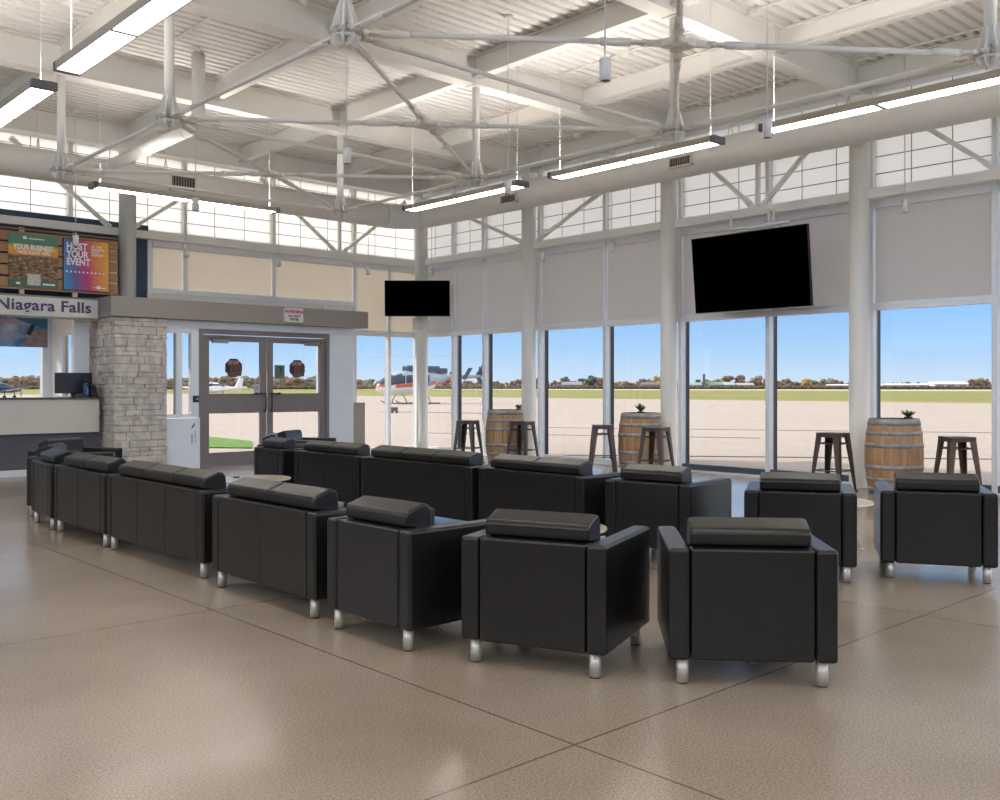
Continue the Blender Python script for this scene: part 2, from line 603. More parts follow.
# crossing diagonals with a hub at the middle of each square
hub_names = {-1: 'top right square', 0: 'middle square', 1: 'far left square'}
bm = bm_new()
for i in range(4):
    a = i * PI / 2 + PI / 4
    d = Vector((math.cos(a) * 0.79, math.sin(a) * 0.62, 0)).normalized()
    add_lathe(bm, [(0.05, -0.03), (0.062, -0.02), (0.062, 0.02), (0.05, 0.03)], 16, tuple(d * 0.085))
    add_tube(bm, d * 0.09, d * 0.26, 0.028, n=10)
add_lathe(bm, [(0.09, -0.012), (0.09, 0.012)], 20)
hub_me = mesh_of(bm, 'cross_hub', WHITE_STEEL)
for k in (-1, 0, 1):
    A, B = n3(('f', k)), n3(('w', k + 1))
    D, E_ = n3(('f', k + 1)), n3(('w', k))
    mid = (Vector(A) + Vector(B)) / 2
    o = obj('cross_hub', hub_me, None, loc=mid)
    tag(o, f'white four-way hub where the diagonal rods cross in the {hub_names[k]}', 'rod hub', 'rod hubs of the roof truss')
    for (key, p) in ((('f', k), A), (('w', k + 1), B), (('f', k + 1), D), (('w', k), E_)):
        nm = NN.get(key, 'the unseen near post')[4:]
        tie_rod(p, mid, f'white diagonal rod from {nm} to hub of the {hub_names[k]}', r=0.023, offb=0.28)

# ------------------------------------------------------------------ chord beams and braces along the two glazed walls
bm = bm_new(); add_box(bm, (XC - 0.02, 0.0, Z_CH - 0.065), (XC + 0.13, YC[6] + 0.1, Z_CH + 0.065), 0.006)
struct('trim_1', bm, WHITE_STEEL)
bm = bm_new(); add_box(bm, (2.0, 16.06, Z_CH - 0.065), (XC + 0.0, 16.2, Z_CH + 0.065), 0.006)
struct('trim_2', bm, WHITE_STEEL)


def brace(a, b, label):
    bm = bm_new()
    a, b = Vector(a), Vector(b)
    M, ln = frame_of(a, b)
    add_box(bm, (-0.03, -0.03, 0.06), (0.03, 0.03, ln - 0.06), 0.005, M=M)
    add_box(bm, (-0.012, -0.045, -0.02), (0.012, 0.045, 0.16), 0.003, M=M)
    add_box(bm, (-0.012, -0.045, ln - 0.16), (0.012, 0.045, ln + 0.02), 0.003, M=M)
    tag(obj('steel_brace', bm, WHITE_STEEL), label, 'brace', 'diagonal braces of the glazed walls')


zb, zt = Z_CH + 0.08, 5.22
xb = XC + 0.05
ym = (YC[3] + YC[4]) / 2
brace((xb, ym - 0.08, zb), (xb, YC[3] + 0.22, zt), 'white diagonal brace rising right from above the large wall screen')
brace((xb, ym + 0.08, zb), (xb, YC[4] - 0.22, zt), 'white diagonal brace rising left from above the large wall screen')
brace((xb, YC[5] - 0.15, zb), (xb, YC[4] + 0.2, zt), 'white diagonal brace rising right from the thin column at middle')
brace((xb, YC[5] + 0.15, zb), (xb, YC[6] - 0.2, zt), 'white diagonal brace rising left from the thin column at middle')
brace((xb, ym - 3.32, zb), (xb, YC[3] - 0.22, zt), 'white diagonal brace by the upper right corner of the window wall')
bm = bm_new(); add_box(bm, (xb - 0.03, ym - 0.03, zb - 0.02), (xb + 0.03, ym + 0.03, zt + 0.1), 0.004)
tag(obj('steel_brace', bm, WHITE_STEEL), 'white vertical steel post rising above the large wall screen', 'brace')
yb = 16.13
brace((10.49, yb, zb), (8.85, yb, zt), 'white diagonal brace rising left above the red lettered sign')
brace((10.65, yb, zb), (12.2, yb, zt), 'white diagonal brace rising right above the red lettered sign')
brace((6.06, yb, zb), (4.55, yb, zt), 'white diagonal brace rising left from the column by the posters')
brace((6.42, yb, zb), (8.1, yb, zt), 'white diagonal brace rising right from the column by the posters')
bm = bm_new(); add_box(bm, (10.54, yb - 0.03, zb - 0.02), (10.60, yb + 0.03, zt + 0.1), 0.004)
tag(obj('steel_brace', bm, WHITE_STEEL), 'white vertical steel post above the double doors', 'brace')

# ------------------------------------------------------------------ window wall (right)
MULL = [1.4, 3.0, 4.6, 6.2, 7.8, 9.4, 11.0, 12.6, 14.15, 15.1, 16.38]


def pane_mesh(lo, hi, m=GLASS):
    bm = bm_new(); add_box(bm, lo, hi)
    return mesh_of(bm, 'pane', m)


nwin = 0
for i in range(len(MULL) - 1):
    y0, y1 = MULL[i], MULL[i + 1]
    nwin += 1
    bm = bm_new()
    w = 0.034
    # interior aluminium mullion at the low-Y side, rails, and the dark exterior cap
    add_box(bm, (XW - 0.10, y0 - w, 0.0), (XW + 0.03, y0 + w, Z_GL), 0.004)
    add_box(bm, (XW - 0.09, y0 + w, 0.0), (XW + 0.03, y1 - w, 0.10 if y1 > 9.5 else 0.03))
    if y1 < 9.5: add_box(bm, (XW - 0.08, y0 + w, 0.03), (XW + 0.03, y1 - w, 0.12), mi=2)
    add_box(bm, (XW - 0.10, y0 + w, Z_TR - 0.05), (XW + 0.03, y1 - w, Z_TR + 0.03), 0.004)
    add_box(bm, (XW - 0.06, y0 + w, 3.88), (XW + 0.03, y1 - w, 4.02))
    add_box(bm, (XW - 0.06, y0 + w, Z_GL - 0.04), (XW + 0.03, y1 - w, Z_GL + 0.02))
    if i < len(MULL) - 1 and y1 > 16:
        add_box(bm, (XW - 0.10, y1 - w, 0.0), (XW + 0.03, y1 + w, Z_GL), 0.004)
    add_box(bm, (XW + 0.03, y0 - w * 1.05, 0.0), (XW + 0.12, y0 + w * 1.05, 2.5), mi=1)
    wf = struct(f'window_{nwin}', bm, [ALU, DARK_FRAME, mat('dark_sill_panel', (0.07, 0.085, 0.11), 0.5)])
    obj('pane', pane_mesh((XW - 0.006, y0 + w, 0.10), (XW + 0.006, y1 - w, Z_TR - 0.05)), None, wf)
    obj('upper_pane', pane_mesh((XW - 0.006, y0 + w, Z_TR + 0.03), (XW + 0.006, y1 - w, 3.88)), None, wf)
    obj('clerestory_panel', pane_mesh((XW - 0.02, y0 + w, 4.02), (XW + 0.02, y1 - w, Z_GL - 0.04), KALWALL), None, wf)
    bm = bm_new()
    z = 4.26
    while z < Z_GL - 0.1:
        add_box(bm, (XW - 0.030, y0 + w, z - 0.006), (XW - 0.0205, y1 - w, z + 0.006)); z += 0.235
    n = 3 if y1 - y0 > 1.3 else 2
    for k in range(1, n):
        yy = y0 + (y1 - y0) * k / n
        add_box(bm, (XW - 0.0335, yy - 0.006, 4.02), (XW - 0.0315, yy + 0.006, Z_GL - 0.04))
    obj('muntin_grid', bm, MUNTIN, wf)

SHADE_LBL = ['cut off by the right edge of view', 'right of the rightmost column', 'between the large screen and the thickest column',
             'behind the left part of the large screen', 'left of the second column from the right', 'right of the middle thin column',
             'left of the middle thin column', 'second from the glazed corner', 'first right of the corner column']
sl = 0
for i in range(1, len(MULL) - 1):
    y0, y1 = MULL[i] + 0.045, MULL[i + 1] - 0.045
    label = 'pale grey roller shade on window wall, ' + SHADE_LBL[sl]
    sl += 1
    t = thing('roller_shade', label, 'window shade', (XW - 0.05, (y0 + y1) / 2, 3.86), 0, 'roller shades on the window wall')
    w = (y1 - y0) / 2
    bm = bm_new(); add_box(bm, (-0.002, -w, -1.37), (0.002, w, -0.04)); obj('fabric', bm, SHADE_GREY, t)
    bm = bm_new(); add_box(bm, (-0.012, -w, -1.385), (0.012, w, -1.355), 0.004); obj('hem_bar', bm, ALU, t)
    bm = bm_new(); add_box(bm, (-0.03, -w, -0.075), (0.03, w, 0.055), 0.006); obj('roller_cassette', bm, ALU, t)

# dark kerb outside at the foot of the window wall
bm = bm_new(); add_box(bm, (XW + 0.13, -4, -0.2), (XW + 0.45, 16.6, 0.055), 0.01)
struct('trim_3', bm, mat('dark_kerb', (0.05, 0.06, 0.08), 0.7))
bm = bm_new(); add_box(bm, (XW - 0.13, 0.0, 0.0), (XW - 0.10, 16.3, 0.03), 0.003)
struct('baseboard_right', bm, ALU)

# ------------------------------------------------------------------ door wall (left)
YD = 15.25            # door plane under the bulkhead
YB0 = 15.0            # bulkhead front
# upper glazed band and clerestory at YW
UM = [7.46, 9.22, 11.06, 11.92, 12.66]
for i in range(len(UM)):
    x0 = UM[i]; x1 = UM[i + 1] if i + 1 < len(UM) else None
    if x1 is None: break
    nwin += 1
    zlo = 2.98 if x1 < 11.1 else 0.0
    bm = bm_new(); w = 0.034
    add_box(bm, (x0 - w, YW - 0.10, zlo), (x0 + w, YW + 0.03, 4.02), 0.004)
    if i == 3:
        add_box(bm, (x1 - w, YW - 0.10, zlo), (x1 + w, YW + 0.03, 4.02), 0.004)
    add_box(bm, (x0 + w, YW - 0.09, 3.88), (x1 - w, YW + 0.03, 4.02))
    add_box(bm, (x0 + w, YW - 0.10, zlo), (x1 - w, YW + 0.03, zlo + 0.09))
    if zlo < 1:
        add_box(bm, (x0 + w, YW - 0.10, Z_TR - 0.05), (x1 - w, YW + 0.03, Z_TR + 0.03), 0.004)
    wf = struct(f'window_{nwin}', bm, [ALU])
    if zlo < 1:
        obj('pane', pane_mesh((x0 + w, YW - 0.006, 0.09), (x1 - w, YW + 0.006, Z_TR - 0.05)), None, wf)
        obj('upper_pane', pane_mesh((x0 + w, YW - 0.006, Z_TR + 0.03), (x1 - w, YW + 0.006, 3.88)), None, wf)
    else:
        obj('pane', pane_mesh((x0 + w, YW - 0.006, zlo + 0.09), (x1 - w, YW + 0.006, 3.88)), None, wf)
# first narrow light next to the navy wall
nwin += 1
bm = bm_new()
add_box(bm, (6.78, YW - 0.10, 2.98), (6.86, YW + 0.03, 4.02), 0.004)
add_box(bm, (6.86, YW - 0.10, 2.98), (7.43, YW + 0.03, 3.07)); add_box(bm, (6.86, YW - 0.09, 3.88), (7.43, YW + 0.03, 4.02))
wf = struct(f'window_{nwin}', bm, [ALU]); obj('pane', pane_mesh((6.86, YW - 0.006, 3.07), (7.43, YW + 0.006, 3.88)), None, wf)
# narrow light beside the door return
nwin += 1
bm = bm_new()
add_box(bm, (10.30, YW - 0.10, 0.0), (10.37, YW + 0.03, 2.98)); add_box(bm, (10.37, YW - 0.10, 0), (11.02, YW + 0.03, 0.09)); add_box(bm, (10.37, YW - 0.10, Z_TR - 0.05), (11.02, YW + 0.03, Z_TR + 0.03))
wf = struct(f'window_{nwin}', bm, [ALU]); obj('pane', pane_mesh((10.37, YW - 0.006, 0.09), (11.03, YW + 0.006, Z_TR - 0.05)), None, wf)
obj('upper_pane', pane_mesh((10.37, YW - 0.006, Z_TR + 0.03), (11.03, YW + 0.006, 2.97)), None, wf)

SHADE_L = translucent('shade_fabric_sun_tinted', (0.74, 0.70, 0.64), 0.5, (0.84, 0.78, 0.69), 0.02)  # sunlight from outside painted in as a warmer, paler fabric colour
for (x0, x1, zlo, lbl) in ((6.88, 7.42, 3.06, 'cream roller shade in the narrow high window beside the navy wall'),
                           (7.50, 9.18, 3.06, 'cream roller shade high above the left door leaf'),
                           (9.26, 11.02, 3.06, 'cream roller shade high above the right door leaf'),
                           (11.10, 11.88, 2.50, 'cream roller shade beyond the end of the taupe bulkhead'),
                           (11.96, 12.62, 2.50, 'cream roller shade left of the corner column')):
    t = thing('roller_shade', lbl, 'window shade', ((x0 + x1) / 2, YW - 0.05, 3.86), 0, 'roller shades on the door wall')
    w = (x1 - x0) / 2
    bm = bm_new(); add_box(bm, (-w, -0.002, zlo - 3.86), (w, 0.002, -0.04)); obj('fabric', bm, SHADE_L, t)
    bm = bm_new(); add_box(bm, (-w, -0.012, zlo - 3.875), (w, 0.012, zlo - 3.845), 0.004); obj('hem_bar', bm, ALU, t)
    bm = bm_new(); add_box(bm, (-w, -0.03, -0.075), (w, 0.03, 0.055), 0.006); obj('roller_cassette', bm, ALU, t)

# clerestory of the door wall
CX = [1.9, 3.7, 5.5, 7.46, 9.22, 11.06, 12.66]
for i in range(len(CX) - 1):
    x0, x1 = CX[i], CX[i + 1]
    nwin += 1
    bm = bm_new(); w = 0.034
    add_box(bm, (x0 - w, YW - 0.10, 4.025), (x0 + w, YW + 0.03, Z_GL), 0.004)
    add_box(bm, (x0 + w, YW - 0.06, 4.025), (x1 - w, YW + 0.03, 4.07)); add_box(bm, (x0 + w, YW - 0.06, Z_GL - 0.04), (x1 - w, YW + 0.03, Z_GL + 0.02))
    wf = struct(f'window_{nwin}', bm, [WHITE_STEEL])
    obj('clerestory_panel', pane_mesh((x0 + w, YW - 0.02, 4.07), (x1 - w, YW + 0.02, Z_GL - 0.04), KALWALL), None, wf)
    bm = bm_new(); z = 4.27
    while z < Z_GL - 0.1:
        add_box(bm, (x0 + w, YW - 0.030, z - 0.006), (x1 - w, YW - 0.0205, z + 0.006)); z += 0.235
    for k in range(1, 3):
        xx = x0 + (x1 - x0) * k / 3
        add_box(bm, (xx - 0.006, YW - 0.0335, 4.07), (xx + 0.006, YW - 0.0315, Z_GL - 0.04))
    obj('muntin_grid', bm, MUNTIN, wf)
# roof edges above the glazing
bm = bm_new(); add_box(bm, (XW - 0.10, -3, Z_GL + 0.02), (XW + 0.10, 16.5, Z_DECK - 0.002)); struct('trim_4', bm, BEAM_PAINT)
bm = bm_new(); add_box(bm, (-3, YW - 0.10, Z_GL + 0.02), (XW - 0.11, YW + 0.10, Z_DECK - 0.002)); struct('trim_5', bm, BEAM_PAINT)
# solid parts of the door wall
bm = bm_new()
add_box(bm, (6.78, YW - 0.08, 2.62), (11.02, YW + 0.06, 2.978))
struct('wall_left', bm, WALL_WHITE)
bm = bm_new()
add_box(bm, (1.0, YW - 0.07, 2.62), (6.775, YW + 0.06, 4.02))
add_box(bm, (1.0, YW - 0.135, 4.02), (6.775, YW - 0.105, 4.13))
struct('wall_left_navy', bm, NAVY)
# taupe bulkhead over the doors
bm = bm_new(); add_box(bm, (5.66, YB0, 2.455), (10.47, 16.30, 2.765), 0.004)
struct('wall_left_bulkhead', bm, TAUPE)
# white ledge above bulkhead / ceiling of the vestibule recess: door frame wall
bm = bm_new()
add_box(bm, (6.58, YD - 0.05, 2.33), (10.27, YD + 0.07, 2.452))                # frame head
add_box(bm, (9.74, YD - 0.06, 0), (10.27, YD + 0.07, 2.33), 0.004)             # white panel right of the doors
add_box(bm, (10.19, YD + 0.075, 0), (10.27, YW - 0.02, 2.452))                 # return to the glazing
struct('wall_left_vestibule', bm, mat('white_metal_panel', (0.82, 0.85, 0.88), 0.4, 0.0, var=0.02))
# sidelight left of doors
nwin += 1
bm = bm_new()
for xx in ((6.58, 6.62), (6.80, 6.90), (7.06, 7.19)):
    add_box(bm, (xx[0], YD - 0.05, 0.84), (xx[1], YD + 0.07, 2.33), 0.003)
add_box(bm, (6.62, YD - 0.049, 0.84), (7.06, YD + 0.06, 0.90))
add_box(bm, (6.62, YD - 0.049, 2.24), (7.06, YD + 0.06, 2.33))
wf = struct(f'window_{nwin}', bm, [ALU])
obj('pane', pane_mesh((6.62, YD - 0.004, 0.90), (6.80, YD + 0.006, 2.24)), None, wf)
obj('pane', pane_mesh((6.90, YD - 0.004, 0.90), (7.06, YD + 0.006, 2.24)), None, wf)
# white cabinet panel below the sidelight
t = thing('side_panel_cabinet', 'white metal panel cabinet with small dark marks between stone pillar and doors', 'cabinet', (6.885, YD - 0.02, 0), 0)
bm = bm_new(); add_box(bm, (-0.305, -0.07, 0.0), (0.305, 0.06, 0.835), 0.004); obj('body', bm, mat('white_cabinet', (0.80, 0.84, 0.88), 0.35, 0.0, var=0.02), t)
bm = bm_new()
for dx, dz in ((0.17, 0.69), (0.20, 0.72)):
    add_prism(bm, [(dx - 0.012, dz - 0.03), (dx + 0.008, dz - 0.02), (dx + 0.012, dz + 0.03), (dx - 0.006, dz + 0.022)], -0.073, -0.0705, 'y')
obj('dark_emblem', bm, BLACK_PL, t)
bm = bm_new()
for k in range(7):
    add_box(bm, (0.155, -0.073, 0.42 + k * 0.022), (0.175, -0.0705, 0.434 + k * 0.022))
    add_box(bm, (0.215, -0.073, 0.42 + k * 0.03), (0.225, -0.0705, 0.44 + k * 0.03))
obj('vertical_marks', bm, DARK_GREY, t)

# double doors
BARK = mat('decal_black', (0.03, 0.02, 0.02), 0.6)
DRED = mat('decal_dark_red', (0.13, 0.022, 0.02), 0.6)
DBRN = mat('decal_brown', (0.13, 0.085, 0.07), 0.6)
DTXT = mat('decal_pale_text', (0.60, 0.45, 0.42), 0.6)


def door(n, x0, x1, hinge):
    bm = bm_new()
    y0, y1 = YD - 0.025, YD + 0.03
    s = 0.115
    add_box(bm, (x0, y0, 0.003), (x0 + s, y1, 2.235), 0.003)
    add_box(bm, (x1 - s, y0, 0.003), (x1, y1, 2.235), 0.003)
    add_box(bm, (x0 + s, y0, 0.003), (x1 - s, y1, 0.235)); add_box(bm, (x0 + s, y0, 0.90), (x1 - s, y1, 1.235)); add_box(bm, (x0 + s, y0, 2.13), (x1 - s, y1, 2.235))
    d = struct(f'door_{n}', bm, [DOOR_TAUPE])
    obj('pane', pane_mesh((x0 + s, YD - 0.003, 0.235), (x1 - s, YD + 0.003, 0.90)), None, d)
    obj('pane', pane_mesh((x0 + s, YD - 0.003, 1.235), (x1 - s, YD + 0.003, 2.13)), None, d)
    cx = x0 + 0.30 if hinge < 0 else x1 - 0.30
    bm = bm_new(); add_box(bm, (cx - 0.15, y0 - 0.065, 2.095), (cx + 0.15, y0 - 0.001, 2.165), 0.006); add_tube(bm, (cx, y0 - 0.03, 2.165), (cx - hinge * 0.12, y0 - 0.03, 2.21), 0.012, n=8)
    add_tube(bm, (cx - 0.22, y0 - 0.02, 2.19), (cx + 0.22, y0 - 0.02, 2.19), 0.012, n=8)
    obj('door_closer', bm, mat('closer_grey', (0.30, 0.29, 0.29), 0.35, 0.6), d)
    hx = x1 - 0.05 if hinge < 0 else x0 + 0.05
    bm = bm_new()
    add_sweep(bm, [(hx, y0 - 0.0, 1.235), (hx, y0 - 0.07, 1.235), (hx, y0 - 0.08, 1.15), (hx, y0 - 0.08, 1.0), (hx, y0 - 0.07, 0.93), (hx, y0, 0.93)], 0.013, 10)
    add_tube(bm, (hx, y0 - 0.035, 1.235), (hx + (0.14 if hinge > 0 else -0.14), y0 - 0.035, 1.235), 0.012, n=10)
    add_lathe(bm, [(0.0, -0.02), (0.028, -0.02), (0.028, 0.02), (0.0, 0.02)], 12, (hx + (0.17 if hinge > 0 else -0.17), y0 - 0.035, 1.235), cap=False)
    obj('pull_handle', bm, BLACK_PL, d)
    # octagon decal on the glass
    ox = (x0 + x1) / 2 - 0.02 if hinge < 0 else (x0 + x1) / 2 + 0.02
    oz, r = 1.68, 0.17
    oc = [(ox + r * math.cos(PI / 8 + k * PI / 4), oz + r * math.sin(PI / 8 + k * PI / 4)) for k in range(8)]
    bm = bm_new(); add_prism(bm, oc, YD - 0.0065, YD - 0.0045, 'y')
    dc = obj('stop_decal', bm, DRED, d)
    bm = bm_new(); add_box(bm, (ox - 0.065, YD - 0.0085, oz - 0.14), (ox + 0.145, YD - 0.007, oz + 0.045)); add_box(bm, (ox - 0.145, YD - 0.0085, oz - 0.075), (ox - 0.07, YD - 0.007, oz + 0.04), mi=1)
    obj('decal_panel', bm, [DBRN, BARK], dc)
    lettering('decal_lettering', 'STOP', 0.085, DTXT, dc, (ox, YD - 0.009, oz + 0.062), FACE_ROOM_Y, 'CENTER', bold=0.002)
    lettering('decal_lettering', 'DO NOT\nENTER', 0.055, DRED, dc, (ox + 0.04, YD - 0.009, oz - 0.015), FACE_ROOM_Y, 'CENTER', bold=0.002)
    return d


d1 = door(1, 7.27, 8.455, -1)
d2 = door(2, 8.475, 9.66, 1)
bm = bm_new()
add_box(bm, (7.195, YD - 0.05, 0), (7.262, YD + 0.06, 2.325), 0.003); add_box(bm, (9.668, YD - 0.05, 0), (9.735, YD + 0.06, 2.325), 0.003); add_box(bm, (7.262, YD - 0.05, 2.243), (9.668, YD + 0.06, 2.325), 0.003)
struct('door_frame', bm, DOOR_TAUPE)
# small notices on the glass
bm = bm_new(); add_box(bm, (8.63, YD - 0.008, 1.50), (8.83, YD - 0.0045, 1.74)); add_box(bm, (8.74, YD - 0.010, 1.60), (8.76, YD - 0.0082, 1.70), mi=1); add_box(bm, (8.70, YD - 0.010, 1.68), (8.78, YD - 0.0082, 1.70), mi=1)
tag(obj('glass_notice', bm, [mat('notice_green', (0.12, 0.17, 0.13), 0.6), BARK]), 'small dark green square notice stuck on right door glass', 'notice')
bm = bm_new(); add_box(bm, (8.22, YD - 0.008, 1.24), (8.335, YD - 0.0045, 1.40)); add_box(bm, (8.25, YD - 0.010, 1.31), (8.31, YD - 0.0082, 1.325), mi=1); add_box(bm, (8.24, YD - 0.010, 1.345), (8.315, YD - 0.0082, 1.355), mi=1)
tag(obj('glass_notice', bm, [mat('notice_white', (0.55, 0.6, 0.68), 0.6), mat('notice_blue', (0.12, 0.16, 0.28), 0.6)]), 'small white notice low on left door glass beside the meeting stiles', 'notice')
# door alarm box left of door
t = thing('door_operator_button', 'small black push plate on frame left of the double doors', 'push plate', (7.13, YD - 0.05, 1.15), 0)
bm = bm_new(); add_box(bm, (-0.05, -0.025, -0.055), (0.05, -0.001, 0.055), 0.005); obj('plate', bm, BLACK_PL, t)
bm = bm_new(); add_tube(bm, (0.02, -0.026, 0), (0.02, -0.034, 0), 0.018, n=12); obj('button', bm, STEEL, t)

# red and black lettered sign on bulkhead
t = thing('warning_sign', 'white box sign with red and black lettering above the double doors', 'sign', (8.85, YB0, 2.62), 0)
bm = bm_new(); add_box(bm, (-0.185, -0.06, -0.125), (0.185, -0.001, 0.125), 0.008); obj('case', bm, WHITE_PL, t)
RED = mat('sign_red', (0.50, 0.03, 0.03), 0.5)
lettering('sign_lettering', 'WARNING', 0.078, RED, t, (0, -0.0615, 0.035), FACE_ROOM_Y, 'CENTER', bold=0.0035)
lettering('sign_lettering', 'DO NOT', 0.06, BLACK_PL, t, (0, -0.0615, -0.035), FACE_ROOM_Y, 'CENTER', bold=0.002)
lettering('sign_lettering', 'ENTER', 0.06, BLACK_PL, t, (0, -0.0615, -0.095), FACE_ROOM_Y, 'CENTER', bold=0.002)

# ------------------------------------------------------------------ stone pillar
st_cols = [(0.54, 0.49, 0.43), (0.60, 0.54, 0.46), (0.43, 0.405, 0.38), (0.70, 0.52, 0.33), (0.56, 0.53, 0.50), (0.42, 0.35, 0.28)]
ST = [mat(f'ledgestone_{k}', c, 0.85, var=0.28, scale=9, bump=0.5, bscale=22) for k, c in enumerate(st_cols)]
bm = bm_new()
PX0, PX1, PY0, PY1 = 5.73, 6.575, 15.06, 16.28
add_box(bm, (PX0 + 0.04, PY0 + 0.04, 0), (PX1 - 0.04, PY1 - 0.02, 2.45))
rs = random.Random(21)
z = 0.0
while z < 2.449:
    h = min(rs.choice([0.06, 0.075, 0.09, 0.11, 0.13]), 2.45 - z)
    x = PX0
    while x < PX1 - 0.001:
        ln = min(rs.uniform(0.12, 0.42), PX1 - x)
        if PX1 - x - ln < 0.06: ln = PX1 - x
        dp = rs.uniform(-0.018, 0.012)
        add_box(bm, (x + 0.002, PY0 + dp, z + 0.002), (x + ln - 0.002, PY0 + 0.06, z + h - 0.002), 0.006, 1, mi=rs.choice([0, 0, 1, 1, 2, 2, 3, 4, 4, 5]))
        x += ln
    for (xa, xb) in ((PX0, PX0 + 0.06), (PX1 - 0.06, PX1)):
        yy = PY0 + 0.0
        while yy < PY1 - 0.001:
            ln = min(rs.uniform(0.14, 0.4), PY1 - yy)
            if PY1 - yy - ln < 0.06: ln = PY1 - yy
            dp = rs.uniform(-0.012, 0.018)
            lo = (xa + (dp if xa == PX0 else 0), yy + 0.002, z + 0.002); hi = (xb + (0 if xa == PX0 else dp), yy + ln - 0.002, z + h - 0.002)
            add_box(bm, lo, hi, 0.006, 1, mi=rs.choice([0, 1, 1, 3, 3, 4, 5, 5]))
            yy += ln
    z += h
struct('stone_pillar', bm, ST)

# ------------------------------------------------------------------ service counter bay (far left)
YS = 15.47
# bay shell: back glazing, side wall with window, white jamb, ceiling
nwin += 1
bm = bm_new()
add_box(bm, (5.36, 17.26, 0), (5.50, 17.40, 2.62), 0.004); add_box(bm, (2.5, 17.28, 2.50), (5.36, 17.38, 2.62)); add_box(bm, (2.5, 17.28, 0.0), (5.36, 17.38, 0.14))
wf = struct(f'window_{nwin}', bm, [mat('white_window_frame', (0.80, 0.81, 0.82), 0.4)])
obj('pane', pane_mesh((2.5, 17.325, 0.14), (5.36, 17.337, 2.50)), None, wf)
bm = bm_new()
WINY0, WINY1 = 16.18, 16.72
add_box(bm, (5.50, 16.0, 0), (5.60, WINY0, 2.62)); add_box(bm, (5.50, WINY1, 0), (5.60, 17.40, 2.62)); add_box(bm, (5.50, WINY0, 2.26), (5.60, WINY1, 2.62)); add_box(bm, (5.50, WINY0, 0), (5.60, WINY1, 0.9))
struct('wall_bay_side', bm, WALL_WHITE)
nwin += 1
bm = bm_new()
add_box(bm, (5.485, WINY0 - 0.02, 0.88), (5.53, WINY0 + 0.05, 2.28), 0.003); add_box(bm, (5.485, WINY1 - 0.05, 0.88), (5.53, WINY1 + 0.04, 2.28), 0.003); add_box(bm, (5.485, WINY0 + 0.05, 2.2), (5.53, WINY1 - 0.05, 2.28)); add_box(bm, (5.485, WINY0 + 0.05, 0.88), (5.53, WINY1 - 0.05, 0.95))
wf = struct(f'window_{nwin}', bm, [ALU])
obj('pane', pane_mesh((5.54, WINY0, 0.95), (5.55, WINY1, 2.2)), None, wf)
bm = bm_new(); add_box(bm, (5.40, 15.86, 0), (5.64, 15.98, 2.62), 0.004)
struct('trim_6', bm, mat('white_jamb', (0.80, 0.80, 0.79), 0.45))
bm = bm_new(); add_box(bm, (1.5, YS + 0.06, 2.625), (5.655, 17.5, 2.70))
struct('ceiling_bay', bm, WALL_WHITE)

# blue banner across the top of the bay window
def banner_mat():
    m, nt, p = nodes_of('banner_print')
    N, L = nt.nodes, nt.links
    tc = N.new('ShaderNodeTexCoord'); nz = N.new('ShaderNodeTexNoise'); nz.inputs['Scale'].default_value = 2.2; nz.inputs['Detail'].default_value = 4
    L.new(tc.outputs['Object'], nz.inputs['Vector'])
    rp = N.new('ShaderNodeValToRGB'); cr = rp.color_ramp
    cr.elements[0].position = 0.3; cr.elements[0].color = (0.03, 0.07, 0.17, 1)
    cr.elements[1].position = 0.75; cr.elements[1].color = (0.55, 0.60, 0.68, 1)
    e = cr.elements.new(0.48); e.color = (0.10, 0.22, 0.48, 1)
    L.new(nz.outputs['Fac'], rp.inputs['Fac']); L.new(rp.outputs['Color'], p.inputs['Base Color'])
    p.inputs['Roughness'].default_value = 0.6
    return m


t = thing('window_banner', 'blue picture banner with small aeroplane hung across window behind the counter', 'banner', (4.1, 17.20, 2.22), 0)
bm = bm_new(); add_box(bm, (-1.6, -0.006, -0.20), (1.32, 0.006, 0.36)); obj('printed_sheet', bm, banner_mat(), t)
bm = bm_new()
add_prism(bm, [(0.55, 0.36), (1.32, 0.36), (1.32, 0.10), (0.95, 0.22)], -0.009, -0.0065, 'y', mi=0)
add_prism(bm, [(0.85, -0.2), (1.32, -0.2), (1.32, 0.08), (1.12, 0.10), (1.0, -0.06)], -0.009, -0.0065, 'y', mi=1)
add_prism(bm, [(0.98, 0.02), (1.06, 0.18), (1.12, 0.18), (1.05, 0.0)], -0.0105, -0.0092, 'y', mi=2)
obj('corner_graphics', bm, [mat('banner_teal', (0.05, 0.16, 0.28), 0.6), mat('banner_taupe', (0.28, 0.22, 0.21), 0.6, var=0.3, scale=12), mat('banner_dark', (0.03, 0.03, 0.06), 0.6)], t)
bm = bm_new()
add_box(bm, (0.0, -0.010, -0.005), (0.52, -0.007, 0.012)); add_prism(bm, [(0.48, 0.01), (0.52, 0.01), (0.53, 0.06), (0.50, 0.06)], -0.010, -0.007, 'y'); add_box(bm, (0.2, -0.010, -0.03), (0.27, -0.007, 0.04))
obj('aeroplane_silhouette', bm, BARK, t)
bm = bm_new()
for k in range(16):
    add_box(bm, (0.02 + k * 0.052, -0.010, 0.19), (0.058 + k * 0.052, -0.007, 0.245 + 0.012 * (k % 3)))
for k in range(9):
    add_box(bm, (0.62 + k * 0.05, -0.0125, -0.05), (0.655 + k * 0.05, -0.0108, 0.0 + 0.012 * (k % 2)))
obj('script_lettering', bm, mat('banner_pink', (0.52, 0.33, 0.36), 0.6), t)
bm = bm_new()
for k in range(8):
    add_box(bm, (-0.05 + k * 0.05, -0.010, 0.29), (-0.02 + k * 0.05, -0.007, 0.325))
obj('white_lettering', bm, WHITE_PL, t)

